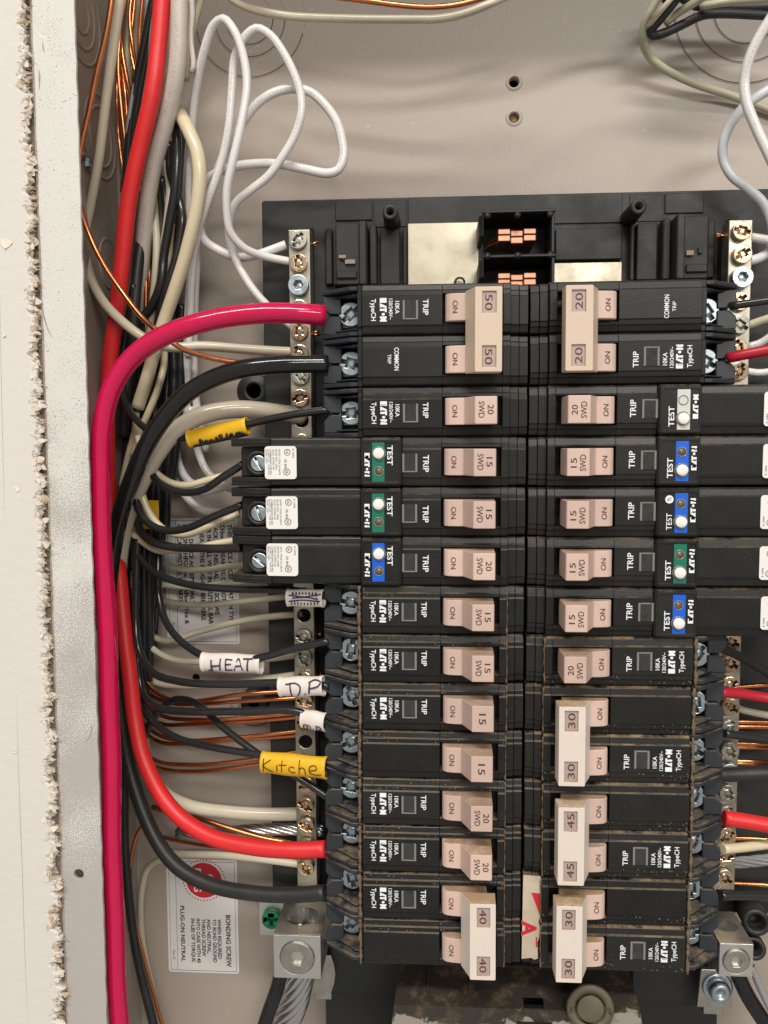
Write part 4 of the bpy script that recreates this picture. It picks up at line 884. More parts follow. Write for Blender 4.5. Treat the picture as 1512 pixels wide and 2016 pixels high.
# --- printed white loops
g = 'white looped neutral wires'
wire('w_white', 1.72, [(366, 830, 66), (369, 760, 64), (368, 690, 60), (372, 600, 58), (376, 500, 54), (372, 400, 52), (376, 300, 48), (380, 230, 44), (387, 164, 38), (400, 102, 32), (420, 50, 28), (440, 37, 26), (462, 61, 24), (479, 107, 24), (486, 164, 24), (473, 246, 24), (457, 320, 25), (448, 369, 27), (448, 418, 30), (455, 459, 33), (480, 489, 37), (517, 505, 42), (584, 518, 47)], 'white printed wire forming the tallest and narrowest loop', group=g)
wire('w_white', 1.72, [(372, 700, 58), (374, 620, 56), (377, 545, 50), (390, 460, 44), (408, 402, 40), (429, 340, 37), (447, 262, 34), (457, 176, 33), (463, 115, 32), (480, 78, 31), (505, 57, 30), (532, 70, 30), (556, 102, 30), (577, 143, 30), (591, 184, 30), (593, 221, 30), (581, 266, 31), (556, 311, 32), (528, 348, 33), (491, 377, 34), (466, 397, 36), (453, 420, 38), (449, 450, 40), (458, 495, 42), (482, 543, 43), (510, 582, 44), (545, 618, 46), (590, 655, 47)], 'white printed wire forming the second tall loop, ending lower on the bar', group=g)
wire('w_white', 1.9, [(405, 890, 70), (388, 800, 68), (381, 640, 64), (392, 480, 56), (420, 360, 46), (450, 283, 42), (470, 254, 40), (487, 230, 39), (511, 201, 38), (544, 181, 38), (577, 174, 38), (610, 180, 38), (642, 209, 38), (663, 242, 38), (673, 279, 38), (676, 307, 38), (667, 334, 38), (646, 342, 38), (610, 336, 38), (564, 326, 38), (523, 322, 39), (466, 326, 41), (433, 336, 43), (405, 354, 46), (392, 390, 48), (392, 440, 48), (404, 474, 47), (430, 493, 46), (464, 507, 46), (498, 504, 45), (562, 481, 46)], 'white printed wire forming the wide loop reaching farthest right', group=g)
for i, pp in enumerate([[(374, 800, 66), (383, 860, 66), (390, 890, 66), (400, 918, 66), (415, 938, 64), (450, 962, 62), (500, 975, 60)], [(345, 880, 68), (352, 912, 68), (368, 942, 67), (390, 958, 66), (430, 962, 60), (470, 950, 50)], [(340, 940, 70), (367, 978, 69), (391, 999, 68), (415, 1008, 66), (470, 1009, 60)], [(395, 972, 66), (430, 962, 60), (460, 952, 54)]]):
    wire('w_white', 1.8, pp, ['white wire dropping from under the yellow sleeve beside the long breakers', 'white wire curving to the gap above the middle long breaker', 'white wire curving below to the middle long breaker', 'short white wire at the end of the upper long left breaker'][i], group='white wires behind the long left breakers')
# --- wires peeling off to the left breakers
def branch(m, r, pts, label, name='wire', group='wires running to the left breakers and bar'): return wire(m, r, pts, label, name, group)
w_ = branch('w_charcoal', 1.55, [(262, 560, 50), (247, 660, 54), (240, 740, 54), (250, 800, 46), (285, 844, 36), (330, 861, 29), (375, 861, 26), (430, 852, 21), (490, 834, 19), (560, 820, 17), (648, 808, 15)], 'black wire with a yellow sleeve above the long left breakers')
o, on = sleeve(w_, (372, 864, 25), (488, 838, 19), 3.1, 'sleeve_yellow', 'yellow sleeve with smeared black writing', 1.12)
scrawl(o, on, [[(.2 + .085 * i + .02 * math.sin(i * 5), -.95), (.22 + .085 * i + .03 * math.sin(i * 3), -.35 - .3 * abs(math.sin(i * 2.3))), (.25 + .085 * i, -.5 - .2 * math.sin(i)), (.24 + .08 * i, -1.0)] for i in range(9)] + [[(.08, -1.0), (.5, -1.05), (.97, -.95)], [(.06, -1.2), (.5, -1.25), (.97, -1.2)], [(.2, -.85), (.55, -.85), (.95, -.8)]], .42, 'ink_black')
branch('w_charcoal', 1.6, [(288, 870, 36), (292, 915, 34), (305, 945, 32), (335, 964, 30), (370, 970, 27), (405, 962, 23), (440, 938, 18), (480, 912, 14)], 'black wire dipping to the uppermost long left breaker')
branch('w_charcoal', 1.6, [(272, 905, 40), (266, 960, 38), (272, 1000, 36), (295, 1030, 33), (330, 1044, 30), (370, 1040, 26), (420, 1018, 20), (478, 994, 14)], 'black wire dipping to the middle long left breaker')
branch('w_blackmat', 1.75, [(262, 990, 50), (275, 1040, 46), (300, 1066, 40), (340, 1078, 34), (400, 1080, 24), (478, 1078, 14)], 'black wire running level to the lowest long left breaker')
branch('w_ivory', 1.5, [(272, 860, 38), (282, 890, 36), (302, 925, 35), (335, 949, 34), (368, 954, 33), (410, 943, 33), (455, 930, 34)], 'ivory wire dipping above the black wire to the uppermost long left breaker')
branch('w_ivory', 1.55, [(276, 870, 42), (270, 920, 40), (278, 970, 39), (296, 1015, 38), (325, 1045, 37), (362, 1054, 36), (410, 1038, 36), (470, 1010, 40)], 'ivory wire dipping along the black wire to the middle long left breaker')
branch('w_ivory', 1.5, [(245, 1035, 54), (275, 1062, 50), (310, 1083, 46), (360, 1080, 42), (410, 1072, 40), (470, 1063, 40)], 'ivory wire running level behind the lowest long left breaker wire')
tag(MB().prism([(un(252, 0, 50)[0], 50), (un(287, 0, 47)[0], 46), (un(287, 0, 47)[0], 47), (un(252, 0, 50)[0], 51)], 'z', un(260, 1042, 48)[2], un(260, 985, 48)[2], .2, 1).obj('wire_flag', 'sleeve_yellow'), 'yellow marker flag wedged between the thick black cable and the bundle', 'marker')
w7 = branch('w_charcoal', 1.6, [(250, 1030, 56), (262, 1075, 52), (285, 1112, 46), (320, 1136, 40), (380, 1152, 34), (450, 1158, 28), (570, 1163, 18), (648, 1175, 15)], 'black wire with a white sleeve scribbled over in purple')
o, on = sleeve(w7, (567, 1176, 17), (638, 1178, 13.5), 3.3, 'sleeve_white', 'white sleeve with purple scribble', 1.12)
scrawl(o, on, [[(.15 + .09 * i, -.6), (.2 + .09 * i, .6), (.25 + .09 * i, -.5)] for i in range(8)] + [[(.1, -.25), (.5, -.1), (.95, -.2)], [(.1, .3), (.5, .2), (.98, .45)], [(.2, .05), (.6, .15), (.9, 0)]], .27, 'ink_purple')
w8 = branch('w_charcoal', 1.6, [(318, 1030, 58), (311, 1100, 56), (311, 1160, 52), (322, 1212, 46), (350, 1255, 38), (400, 1290, 30), (460, 1302, 26), (520, 1294, 22), (580, 1278, 18), (648, 1262, 14)], 'black wire with a white sleeve lettered HEAT')
o, on = sleeve(w8, (399, 1303, 29), (515, 1308, 23), 3.45, 'sleeve_white', 'white sleeve lettered HEAT', 1.2)
scrawl(o, on, [[(.2, .35), (.2, -.65)], [(.15, -.6), (.22, -.62)], [(.36, .5), (.34, -.55)], [(.19, -.2), (.35, -.1)], [(.45, .45), (.44, -.5)], [(.45, .45), (.56, .42)], [(.45, 0), (.54, .05)], [(.44, -.5), (.55, -.45)], [(.58, -.5), (.66, .55), (.72, -.45)], [(.61, -.1), (.71, -.05)], [(.74, .55), (.9, .6)], [(.82, .55), (.8, -.5)]], .36, 'ink_purple')
w9 = branch('w_charcoal', 1.65, [(272, 1060, 50), (267, 1140, 48), (267, 1230, 46), (276, 1285, 42), (302, 1324, 36), (350, 1340, 30), (450, 1347, 22), (550, 1346, 17), (648, 1350, 14)], 'black wire with a white sleeve lettered D.P')
o, on = sleeve(w9, (551, 1352, 17), (638, 1350, 13), 3.7, 'sleeve_white', 'white sleeve lettered D.P', 1.1)
scrawl(o, on, [[(.3, .35), (.3, -.7)], [(.2, .35), (.42, .42), (.52, .15), (.5, -.35), (.44, -.7)], [(.6, -.6), (.62, -.55)], [(.75, .5), (.7, -.5)], [(.72, .45), (.85, .7), (.98, .5), (.93, .15), (.74, -.05)]], .34, 'ink_purple')
w10 = branch('w_charcoal', 1.65, [(270, 1240, 54), (272, 1310, 50), (284, 1368, 44), (312, 1394, 36), (370, 1402, 30), (480, 1400, 22), (585, 1400, 17), (648, 1430, 15)], 'black wire with a white sleeve with half hidden purple letters')
o, on = sleeve(w10, (596, 1414, 17), (642, 1422, 13.5), 3.4, 'sleeve_white', 'white sleeve with half hidden letters', 1.15)
scrawl(o, on, [[(.15, -.7), (.18, -.35), (.3, -.35), (.3, -.75)], [(.3, -.4), (.42, -.35), (.45, -.75)], [(.55, -.75), (.57, -.7)], [(.7, -.3), (.85, -.35), (.9, -.6), (.72, -.75), (.7, -.3)]], .24, 'ink_purple')
w11 = branch('w_charcoal', 1.55, [(264, 1330, 52), (280, 1390, 46), (305, 1424, 40), (345, 1450, 34), (400, 1466, 28), (460, 1478, 22), (520, 1489, 18), (580, 1502, 15), (650, 1525, 14)], 'lower black wire going into the yellow Kitche sleeve')
branch('w_charcoal', 1.5, [(322, 1392, 48), (345, 1378, 44), (375, 1380, 40), (400, 1395, 36), (430, 1424, 30), (470, 1456, 24), (520, 1492, 18.5)], 'upper black wire looping down into the yellow Kitche sleeve')
branch('w_charcoal', 1.5, [(570, 1520, 18), (600, 1538, 18), (650, 1572, 16)], 'short black wire leaving the yellow Kitche sleeve to the terminal below')
branch('w_blackmat', 1.6, [(268, 1500, 58), (284, 1450, 54), (298, 1420, 50), (318, 1396, 50)], 'short black wire slanting up behind the red cable')
o, on = sleeve(w11, (517, 1500, 18), (644, 1512, 12.5), 3.95, 'sleeve_yellow', 'yellow sleeve lettered Kitche', 1.15)
scrawl(o, on, [[(.06, .5), (.05, -.55)], [(.17, .45), (.06, -.05), (.2, -.55)], [(.27, .1), (.27, -.4)], [(.35, .45), (.34, -.4)], [(.3, .1), (.42, .15)], [(.54, .0), (.49, .08), (.455, -.15), (.49, -.38), (.55, -.34)], [(.615, .65), (.61, -.45)], [(.61, -.15), (.65, .08), (.695, -.02), (.705, -.5)], [(.78, -.1), (.88, .05), (.86, .3), (.78, .2), (.77, -.2), (.84, -.4), (.95, -.35)]], .2, 'ink_black')
for i, pp in enumerate([[(318, 1108, 70), (350, 1120, 70), (400, 1123, 66), (450, 1115, 60), (500, 1110, 55)], [(315, 1150, 72), (380, 1156, 68), (440, 1150, 60), (520, 1140, 52), (596, 1138, 48)], [(308, 1180, 72), (350, 1187, 68), (410, 1190, 60), (490, 1184, 52), (596, 1170, 48)], [(284, 1230, 70), (302, 1253, 68), (330, 1262, 64), (390, 1243, 58), (480, 1222, 52), (596, 1209, 48)], [(282, 1255, 66), (305, 1280, 62), (340, 1297, 56), (400, 1303, 48), (460, 1302, 42), (530, 1298, 42), (596, 1288, 48)], [(284, 1330, 70), (310, 1345, 68), (360, 1352, 62), (430, 1348, 54), (500, 1337, 50), (596, 1326, 48)]]):
    branch('w_sage' if i < 4 else 'w_cream', 1.45, pp, ['pale wire across the printed sticker, topmost below the long breakers', 'pale wire across the sticker just under the scribbled sleeve wire', 'pale wire running level across the sticker behind the scribbled sleeve', 'pale wire rising across the lower end of the sticker to the bar', 'cream wire running under the HEAT sleeve to the bar', 'cream wire just above the bare copper group'][i])
for i, pp in enumerate([[(275, 1310, 66), (298, 1352, 62), (330, 1374, 58), (380, 1380, 52), (470, 1369, 46), (596, 1358, 48)], [(270, 1330, 68), (298, 1366, 64), (335, 1383, 60), (400, 1386, 54), (480, 1381, 50), (596, 1372, 49)], [(268, 1350, 66), (290, 1392, 62), (325, 1411, 58), (390, 1416, 52), (490, 1413, 48), (596, 1404, 48)], [(272, 1350, 70), (290, 1405, 66), (318, 1424, 62), (375, 1426, 56), (480, 1421, 50), (596, 1410, 49)], [(268, 1390, 64), (290, 1430, 60), (322, 1452, 57), (375, 1459, 54), (460, 1452, 50), (596, 1438, 48)], [(264, 1395, 68), (284, 1438, 64), (315, 1460, 60), (372, 1464, 56), (470, 1457, 52), (596, 1446, 49)], [(268, 1450, 64), (284, 1482, 60), (315, 1501, 57), (380, 1505, 54), (450, 1500, 51), (596, 1480, 48)], [(266, 1465, 68), (286, 1500, 64), (322, 1515, 60), (385, 1518, 56), (460, 1511, 52), (596, 1494, 49)]]):
    branch('copper', .98, pp, ['bare copper wire, topmost of the copper group below HEAT', 'bare copper wire, second of the copper group below HEAT', 'bare copper wire close under the wire of the half hidden sleeve', 'darker bare copper wire paired under the half hidden sleeve wire', 'bare copper wire, upper of the pair above the Kitche sleeve', 'bare copper wire, lower of the pair above the Kitche sleeve', 'bare copper wire, upper of the lowest close pair behind the Kitche sleeve', 'bare copper wire, lower of the lowest close pair behind the Kitche sleeve'][i], 'bare_wire', 'bare copper ground wires')
branch('copper', 1.25, [(300, 1590, 62), (345, 1602, 56), (395, 1612, 52), (460, 1632, 48), (520, 1650, 46), (580, 1662, 46)], 'thick bare copper wire sloping down above the stranded cable', 'bare_wire')
branch('w_cream', 1.7, [(330, 1680, 66), (370, 1683, 62), (430, 1684, 56), (510, 1690, 50), (592, 1701, 47)], 'cream wire behind the red cable above the red disc sticker')
branch('copper', .9, [(320, 1648, 66), (380, 1660, 60), (450, 1670, 54), (520, 1678, 50)], 'dull copper wire just behind the red cable bend', 'bare_wire')
st = thing('stranded_wire', 'bare stranded aluminium wire running to the lower end of the left neutral bar', 'stranded wire', un(450, 1640, 50))
P = spline(pts3([(350, 1640, 58), (420, 1641, 54), (500, 1634, 51), (580, 1632, 49), (640, 1634, 49)]), 2); off = Vector(un(450, 1640, 50)); P = [p - off for p in P]
MB().tube(P, 1.3, 8).obj('strand', 'strand_metal', st); strands(st, P, 1.9, 7, .95, 'strand_metal', 40)
# lower left
branch('w_sage', 1.5, [(345, 1690, 76), (312, 1694, 76), (292, 1708, 75), (281, 1745, 74), (279, 1830, 74), (286, 1890, 74), (300, 1950, 74), (318, 2050, 74)], 'pale wire bent like a hook left of the red disc sticker')
branch('w_blackmat', 2.1, [(238, 1420, 60), (244, 1560, 58), (248, 1700, 56), (258, 1810, 55), (280, 1925, 54), (312, 2060, 52)], 'black wire running down to the lower left corner beside the magenta cable')
branch('copper', .95, [(292, 1612, 74), (270, 1640, 74), (258, 1700, 73), (260, 1780, 70), (278, 1870, 66), (304, 1960, 64), (332, 2060, 62)], 'bare copper wire running down beside the hooked pale wire', 'bare_wire')
branch('w_cream', 1.8, [(186, 1240, 40), (190, 1350, 42), (196, 1480, 44), (206, 1600, 48), (214, 1720, 52)], 'cream wire showing between the flange and the magenta cable')
# top edge
g = 'wires crossing the top of the box'
wire('w_cream', 1.6, [(430, -30, 34), (462, 0, 34), (500, 18, 34), (560, 31, 34), (620, 36, 34), (700, 38, 34), (800, 37, 34), (870, 35, 34), (930, 22, 34), (1010, -12, 34), (1080, -45, 34)], 'cream wire sagging across the top', group=g)
wire('copper', 1.1, [(560, -24, 40), (640, -8, 40), (720, 2, 40), (790, 10, 40), (850, 13, 40), (905, 8, 40), (960, -6, 40), (1040, -30, 40)], 'bare copper wire sagging just above the cream wire at the top', 'bare_wire', g)
wire('w_cream', 1.7, [(420, -60, 30), (520, -32, 24), (700, -22, 20), (900, -26, 20), (1100, -40, 24), (1250, -30, 40), (1420, -22, 40), (1560, -35, 40)], 'cream wire hidden above the top edge', group=g)
# top right
g = 'wires in the upper right corner'
wire('w_sage', 1.75, [(1312, -25, 52), (1287, 10, 56), (1268, 48, 60), (1265, 78, 64), (1277, 108, 68), (1302, 130, 71), (1365, 163, 75), (1440, 190, 78), (1540, 226, 79)], 'olive grey wire bending out and down across the back to the right', group=g)
wire('w_blackmat', 1.9, [(1345, -22, 46), (1322, 10, 48), (1295, 42, 52), (1279, 62, 55), (1284, 70, 56), (1310, 64, 56), (1345, 48, 56), (1390, 30, 58), (1540, 30, 62)], 'black wire folded in a sharp hairpin at the top right', group=g)
wire('w_cream', 1.1, [(1335, -20, 42), (1310, 10, 44), (1288, 38, 50), (1278, 52, 54)], 'thin pale wire lying on the black hairpin', group=g)
wire('w_sage', 1.6, [(1405, -20, 44), (1365, 6, 48), (1335, 24, 52), (1308, 46, 56)], 'olive grey wire inside the black hairpin', group=g)
wire('w_sage', 1.5, [(1380, 14, 54), (1420, 7, 50), (1470, 2, 48), (1540, -4, 46)], 'olive grey wire running level into the upper right corner', group=g)
wire('w_blackmat', 1.9, [(1300, -25, 60), (1312, 0, 60), (1335, -8, 60), (1370, 10, 62), (1440, 15, 62), (1540, 14, 60)], 'black wire behind the black hairpin', group=g)
wire('w_white', 2.0, [(1552, -20, 20), (1520, 30, 22), (1495, 72, 24), (1476, 115, 26), (1467, 158, 28), (1470, 200, 28), (1485, 245, 28), (1512, 305, 28), (1545, 370, 28)], 'bright white wire crossing over the blue-white one at upper right', group=g)
wire('w_bluewhite', 2.0, [(1560, 155, 34), (1505, 182, 36), (1465, 210, 38), (1440, 242, 40), (1425, 278, 42), (1425, 312, 44), (1442, 345, 44), (1475, 372, 44), (1502, 400, 44), (1517, 436, 45), (1520, 480, 48), (1502, 505, 48), (1472, 516, 47)], 'blue-white wire in an S bend at upper right', group=g)
wire('w_white', 1.8, [(1470, 466, 47), (1500, 471, 45), (1550, 480, 40)], 'white wire at the uppermost screw of the right neutral bar', group=g)
# right edge
g = 'wires at the right edge'
def rw(m, r, pts, label, name='wire', cat='wire'): return wire(m, r, pts, label, name, g, cat=cat)
rw('w_charcoal', 1.55, [(1436, 604, 13), (1470, 599, 11), (1550, 588, 8)], 'black wire at the upper terminal of the right 20 amp pair')
rw('w_crimson', 2.05, [(1436, 703, 13), (1450, 700, 11), (1480, 694, 9), (1550, 682, 6)], 'red wire with a ragged tip at the lower terminal of the right 20 amp pair')
rw('w_cream', 1.7, [(1468, 642, 47), (1500, 630, 44), (1550, 615, 40)], 'cream wire between the black and red wires at right')
rw('w_white', 1.6, [(1468, 682, 47), (1492, 676, 46), (1515, 662, 44), (1550, 630, 40)], 'white wire curling up above the ragged red wire at right')
rw('w_white', 1.6, [(1464, 729, 47), (1490, 733, 47), (1515, 731, 46), (1550, 722, 44)], 'white wire just above the long right breakers')
rw('w_blackmat', 1.9, [(1395, 1265, 20), (1430, 1280, 26), (1475, 1303, 32), (1550, 1350, 36)], 'dark wire leaving the short right 20 amp breaker')
rw('copper', 1.0, [(1444, 1352, 47), (1480, 1349, 46), (1550, 1345, 44)], 'bare copper wire just above the crimson wire at right', 'bare_wire')
rw('w_crimson', 2.1, [(1416, 1364, 15), (1450, 1366, 18), (1490, 1372, 20), (1550, 1380, 20)], 'crimson wire at the upper terminal of the first 30 amp pair')
rw('w_cream', 1.5, [(1446, 1392, 47), (1475, 1400, 46), (1550, 1414, 42)], 'cream wire just below the crimson wire at right')
for i, v in enumerate((1421, 1430, 1463, 1471, 1499, 1503)):
    rw('copper', .95, [(1442, v, 47), (1480, v + 1, 46), (1550, v + 4, 42 - i)], ['bare copper wire just below the cream wire at right', 'bare copper wire paired below, under the cream wire at right', 'bare copper wire just below the black wire at right', 'lower bare copper wire below the black wire at right', 'bare copper wire just above the thick black cable at right', 'bare copper wire touching the top of the thick black cable at right'][i], 'bare_wire')
rw('w_charcoal', 1.7, [(1425, 1443, 16), (1470, 1449, 20), (1550, 1464, 24)], 'black wire between two copper pairs at right')
rw('w_blackmat', 2.9, [(1405, 1524, 16), (1450, 1524, 17), (1550, 1522, 18)], 'thick matt black cable leaving the first 30 amp pair', 'cable', 'cable')
rw('w_red', 3.0, [(1424, 1611, 15), (1470, 1617, 15), (1550, 1630, 14)], 'thick red cable leaving the 45 amp pair', 'cable', 'cable')
rw('copper', 1.0, [(1438, 1651, 47), (1480, 1652, 45), (1550, 1656, 42)], 'bare copper wire just below the red cable at right', 'bare_wire')
rw('w_ivory', 1.95, [(1424, 1671, 15), (1460, 1668, 18), (1550, 1658, 22)], 'ivory wire below the red cable at right')
rw('copper', 1.0, [(1436, 1739, 47), (1480, 1741, 46), (1550, 1744, 44)], 'bare copper wire lowest at the right edge', 'bare_wire')
rw('w_charcoal', 1.8, [(1418, 1765, 15), (1450, 1764, 18), (1550, 1764, 22)], 'black wire above the right lug')
st = thing('stranded_wire', 'dark stranded wire under the ivory wire at the right edge', 'stranded wire', un(1480, 1697, 45)); off = Vector(un(1480, 1697, 45))
P = [p - off for p in spline(pts3([(1432, 1700, 46), (1480, 1696, 44), (1550, 1688, 40)]), 2)]; strands(st, P, 1.6, 6, .9, 'w_steel', 36)
for i, (u, v, r) in enumerate(((1490, 1817, 5.6), (1485, 1868, 4.8))):
    a = Vector(un(u, v, 38)); b = Vector(un(u - 22 + i * 6, v - 40 + i * 10, 62)); mb = MB(); d = (b - a).normalized()
    mb.lathe([(r * .55, 8), (r * .6, .5), (r * .8, 0), (r, .5), (r, 26)], a, d, 24)
    tag(mb.obj('cable_bushing', 'w_blackmat'), ['larger black tube end above the other beside the right lug', 'smaller black tube end just below, beside the right lug'][i], 'bushing')
wire('w_black', 3.3, [(1448, 1905, 40), (1470, 1955, 38), (1500, 2005, 36), (1555, 2085, 32)], 'thick glossy black cable below the right lug', 'cable', cat='cable')
wire('w_steel', 1.6, [(1478, 1900, 46), (1500, 1950, 46), (1545, 2040, 44)], 'grey wire beside the glossy black cable at the lower right corner')

# ------------------------------------------------------------------ lugs and hardware at the bottom
def lug_block(u0, v0, u1, v1, yf, depth, lab, rs, tag_px=None):
    a, b = un(u0, v0, yf), un(u1, v1, yf); cx, cz = (a[0] + b[0]) / 2, (a[2] + b[2]) / 2
    t = thing('lug', lab, 'lug', (cx, yf, cz), 'large cable lugs')
    w2, h2 = (b[0] - a[0]) / 2, (a[2] - b[2]) / 2
    # block with the vertical wire bore: side walls, front plate with screw hole, back plate
    r = min(w2 * .72, depth * .36); yc = depth * .55
    n = 28; outer = []; 
    mb = MB(); cu = circ(0, yc, r, n)
    cb = bpy.data.curves.new('tmp', 'CURVE'); cb.dimensions = '2D'; cb.fill_mode = 'BOTH'; cb.extrude = h2
    for pts in ([(-w2, rs + .9 - rs), (w2, .9), (w2, depth), (-w2, depth)], cu):
        sp = cb.splines.new('POLY'); sp.points.add(len(pts) - 1)
        for q, p in zip(sp.points, pts): q.co = (p[0], p[1], 0, 1)
        sp.use_cyclic_u = True
    ob = bpy.data.objects.new('tmp', cb); me = bpy.data.meshes.new_from_object(ob); mb.merge(me, lambda c: (c.x, c.y, c.z)); bpy.data.objects.remove(ob)
    plate(mb, rrect(-w2, w2, -h2, h2, .4, 2), [circ(0, -.3, rs + .35, 30)], 0, .95, .25)
    mb.obj('lug_body', 'aluminium', t)
    sm = MB(); plate(sm, circ(0, -.3, rs, 30), [circ(0, -.3, rs * .45, 6)], -.7, 2.2, .45); sm.lathe([(rs * .9, 0), (rs * .9, .2)], (0, 2.0, -.3), n=20)
    for q in range(3): sm.tube([(rs * 1.0 * math.cos(i * PI / 15), .35 * q - .2, -.3 + rs * math.sin(i * PI / 15)) for i in range(31)], .12, 5)
    sm.obj('set_screw', 'nickel', t)
    return t, cx, cz, w2, h2
t, cx, cz, w2, h2 = lug_block(538, 1840, 632, 1928, 18, 27, 'square aluminium lug with hex socket screw at lower left, beside the green screw', 7.0)
bs = MB().box(-.5 * w2, w2 + 9, 27.2, 30, -h2 + 1, h2 + 6, .2).obj('lug_tongue', 'tin_plate', t)
st = thing('stranded_cable', 'bare stranded aluminium cable hanging from the left lug', 'stranded cable', (cx, 30, cz - h2)); off = Vector((cx, 30, cz - h2))
P = [Vector((cx + .3, 33, cz + h2 - 7)), Vector((cx + .3, 33, cz - 4)), Vector((cx, 33, cz - h2))] + [Vector(un(*p)) for p in ((583, 1965, 36), (566, 2010, 38), (545, 2070, 40))]
P = [p - off for p in spline(P, 2)]; MB().tube(P, 3.2, 10).obj('strand', 'strand_metal', st); strands(st, P, 4.6, 10, 1.55, 'strand_metal', 62)
wire('w_blackmat', 3.4, [(556, 1905, 56), (545, 1950, 58), (528, 2000, 60), (500, 2080, 62)], 'black insulation of a cable behind the stranded aluminium cable at lower left', 'cable', cat='cable')
a = un(536, 1806, 52)
t = thing('bonding_screw', 'bright green bonding screw on a small silver plate at lower left', 'screw', a)
sm = MB(); plate(sm, circ(0, 0, 4.5, 28), [cross(0, 0, 2.6, .6)], -2.8, 0, .9); sm.lathe([(4.0, 0), (4.2, .3)], (0, -.6, 0), n=24); sm.obj('screw_head', 'green_screw', t)
MB().box(-6.2, 12, .3, 2.2, -9, 8, .2).obj('plate', 'aluminium', t)
# tabs and dark bars at either side below the breakers
a, b = un(612, 1880, 50), un(661, 1955, 50); mid = (a[2] + b[2]) / 2; hh = (a[2] - b[2]) / 2
mb = plate(MB(), [(a[0], b[2]), (b[0] - 2, b[2]), (b[0] - .6, mid - hh * .5), (b[0], mid), (b[0] - .6, mid + hh * .5), (b[0] - 2, a[2]), (a[0], a[2])], [], 50, 52.4, .3)
mb.box(a[0] + 1, a[0] + 9, 52.5, 55, b[2] - 5, b[2] + 3, .2)
tag(mb.obj('bus_tab', 'nickel'), 'silver bus tab with a rounded end right of the left lug', 'bus tab')
mb = MB(); pxbox(mb, 650, 1868, 790, 1958, 53, 58, .6); tag(mb.obj('insulated_bar', 'lower_plastic'), 'blue-black insulated bar between the left bus tab and the dirty housing', 'bus bar')
mb = MB(); pxbox(mb, 1245, 1880, 1395, 1975, 50, 56, .6); tag(mb.obj('insulated_bar', 'lower_plastic'), 'blue-black insulated bar between the dirty housing and the right bus tab', 'bus bar')
t, cx, cz, w2, h2 = lug_block(1417, 1857, 1482, 1924, 14, 24, 'smaller aluminium lug with protruding hex socket screw at lower right', 5.0)
MB().prism([(-w2 - 1, h2 + 1), (w2 * .4, h2 + 11), (-w2 * .2, h2 + 16), (-w2 - 3, h2 + 9)], 'y', 26, 29, .3, 1).obj('lug_tongue', 'tin_plate', t)
a, b = un(1374, 1908, 40), un(1440, 1985, 40)
t = thing('bus_tab', 'silver bus tab with a large round screw below the right lug', 'bus tab', ((a[0] + b[0]) / 2, 40, (a[2] + b[2]) / 2))
w2, h2 = (b[0] - a[0]) / 2, (a[2] - b[2]) / 2
mb = plate(MB(), [(-w2, -h2), (w2, -h2), (w2, h2 * .4), (w2 * .3, h2), (-w2 * .8, h2)], [], 0, 2.6, .3); mb.box(-w2 * .5, w2 * .6, 2.8, 6, -h2 - 5, -h2 + 4, .2); mb.obj('plate', 'nickel', t)
mb = MB().lathe([(6.4, 0), (6.4, .9), (5.6, 1.1), (4.6, 1.1)], (1, 0, 1), n=32).lathe([(4.6, 0), (4.6, 3), (3.6, 4.6), (2.2, 4.8), (1.8, 3.6), (0, 3.4)], (1, -.8, 1), n=28); mb.obj('round_screw', 'zinc', t)
# the dirty main housing at the foot of the columns
a, b = un(790, 1893, 30), un(1238, 1893, 30); c, d = un(776, 1978, 9), un(1262, 1978, 9)
t = thing('main_housing', 'stained grimy metal housing below the two breaker columns', 'housing', (XC, 30, a[2]))
O = Vector((XC, 30, a[2]))
xa, xb, z1, z2 = a[0], b[0], a[2], c[2]
hole = un(1050, 1968, 9); hz = hole[2] + 1.0
mb = MB(); L3 = lambda x, y, z: (x - XC, y - 30, z - a[2])
ys = lambda z: 30 + (9 - 30) * (z1 - z) / (z1 - z2)
# sloping shoulder in strips with a real rectangular opening, then the front face
hx0, hx1 = un(1031, 1968, 11)[0], un(1071, 1968, 11)[0]
def sh(t_, x): return (x - XC, (30 - 21 * t_) - 30, z1 + (z2 - z1) * t_ - a[2])
def ex(t_): return xa + (c[0] - xa) * t_, xb + (d[0] - xb) * t_
def strip_q(x00, x01, t0, x10, x11, t1): mb.add([sh(t0, x00), sh(t0, x01), sh(t1, x11), sh(t1, x10)], [(0, 1, 2, 3)])
T0, T1 = .74, .97
strip_q(*ex(0), 0, *ex(T0), T0); (l1, r1), (l0, r0) = ex(T0), ex(T1)
strip_q(l1, hx0, T0, l0, hx0, T1); strip_q(hx1, r1, T0, hx1, r0, T1); strip_q(l0, r0, T1, *ex(1), 1)
zb = z2 - 60
mb.add([L3(c[0], 9, z2), L3(d[0], 9, z2), L3(d[0] + 6, 7, zb), L3(c[0] - 6, 7, zb)], [(0, 1, 2, 3)])
for xs, xt, xbm in ((xa, c[0], c[0] - 6), (xb, d[0], d[0] + 6)):
    mb.add([L3(xs, 30, z1), L3(xt, 9, z2), L3(xbm, 7, zb), L3(xbm, 60, zb), L3(xs, 60, z1)], [(0, 1, 2, 3, 4)])
mb.add([L3(xa, 30, z1), L3(xb, 30, z1), L3(xb, 60, z1), L3(xa, 60, z1)], [(0, 1, 2, 3)])
mb.obj('shell', 'dirty_metal', t)
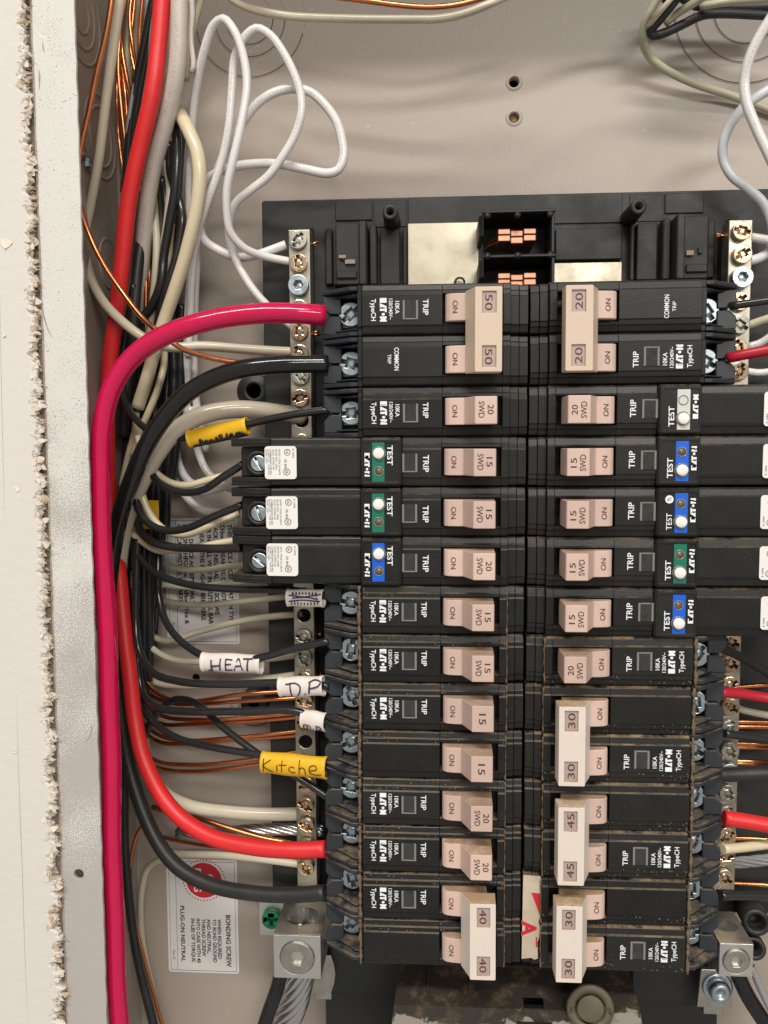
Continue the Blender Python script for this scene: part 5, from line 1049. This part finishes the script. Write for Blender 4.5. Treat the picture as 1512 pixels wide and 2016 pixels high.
MB().box(hx0 - XC - 3, hx1 - XC + 3, -22, 6, z2 - a[2] - 9, z2 - a[2] - 5, 0).obj('opening_floor', 'hole_dark', t)
p, q = un(843, 1900, 26), un(926, 1972, 10)
mb = MB(); mb.prism([(p[0] - XC, p[2] - a[2] - 1), (q[0] - XC, p[2] - a[2] - 1), (q[0] - XC, q[2] - a[2]), (p[0] - XC, q[2] - a[2])], 'y', -14, -13, 0)
mb = MB()
for x in (p[0], q[0]):
    A0, A1 = sh(.02, x), sh(.86, x)
    mb.add([(A0[0] - .5, A0[1] - .5, A0[2] + .6), (A0[0] + .5, A0[1] - .5, A0[2] + .6), (A1[0] + .5, A1[1] - .5, A1[2] + .6), (A1[0] - .5, A1[1] - .5, A1[2] + .6),
            (A0[0] - .5, A0[1], A0[2] - 1), (A0[0] + .5, A0[1], A0[2] - 1), (A1[0] + .5, A1[1], A1[2] - 1), (A1[0] - .5, A1[1], A1[2] - 1)], [(0, 1, 2, 3), (0, 4, 7, 3), (1, 5, 6, 2), (3, 2, 6, 7)])
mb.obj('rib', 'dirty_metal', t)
kc = un(1162, 1985, 6.5); kn = Vector((0, -1, .12))
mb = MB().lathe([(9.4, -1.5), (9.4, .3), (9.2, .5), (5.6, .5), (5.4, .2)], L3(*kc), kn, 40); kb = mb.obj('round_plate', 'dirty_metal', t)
mb = MB().lathe([(5.2, -.5), (5.2, .7), (4.9, .9), (0, .95)], L3(*kc), kn, 36); mb.obj('knob', 'knob_cream', t)
mb = MB().lathe([(9.1, .52), (9.1, .6), (6.2, .6), (6.2, .52)], L3(*kc), kn, 40); mb.obj('knob_ring', 'knob_cream', t)
mb = MB(); text(mb, 'ON', L3(*kc)[0] - 7.5, L3(*kc)[2] - .5, L3(*kc)[1] - 1.05, 1.5, 2.6, ang=80); text(mb, 'OFF', L3(*kc)[0] + 7.5, L3(*kc)[2] - .5, L3(*kc)[1] - 1.05, 1.5, 3, ang=-80); mb.obj('knob_mark', 'print_brown', t)
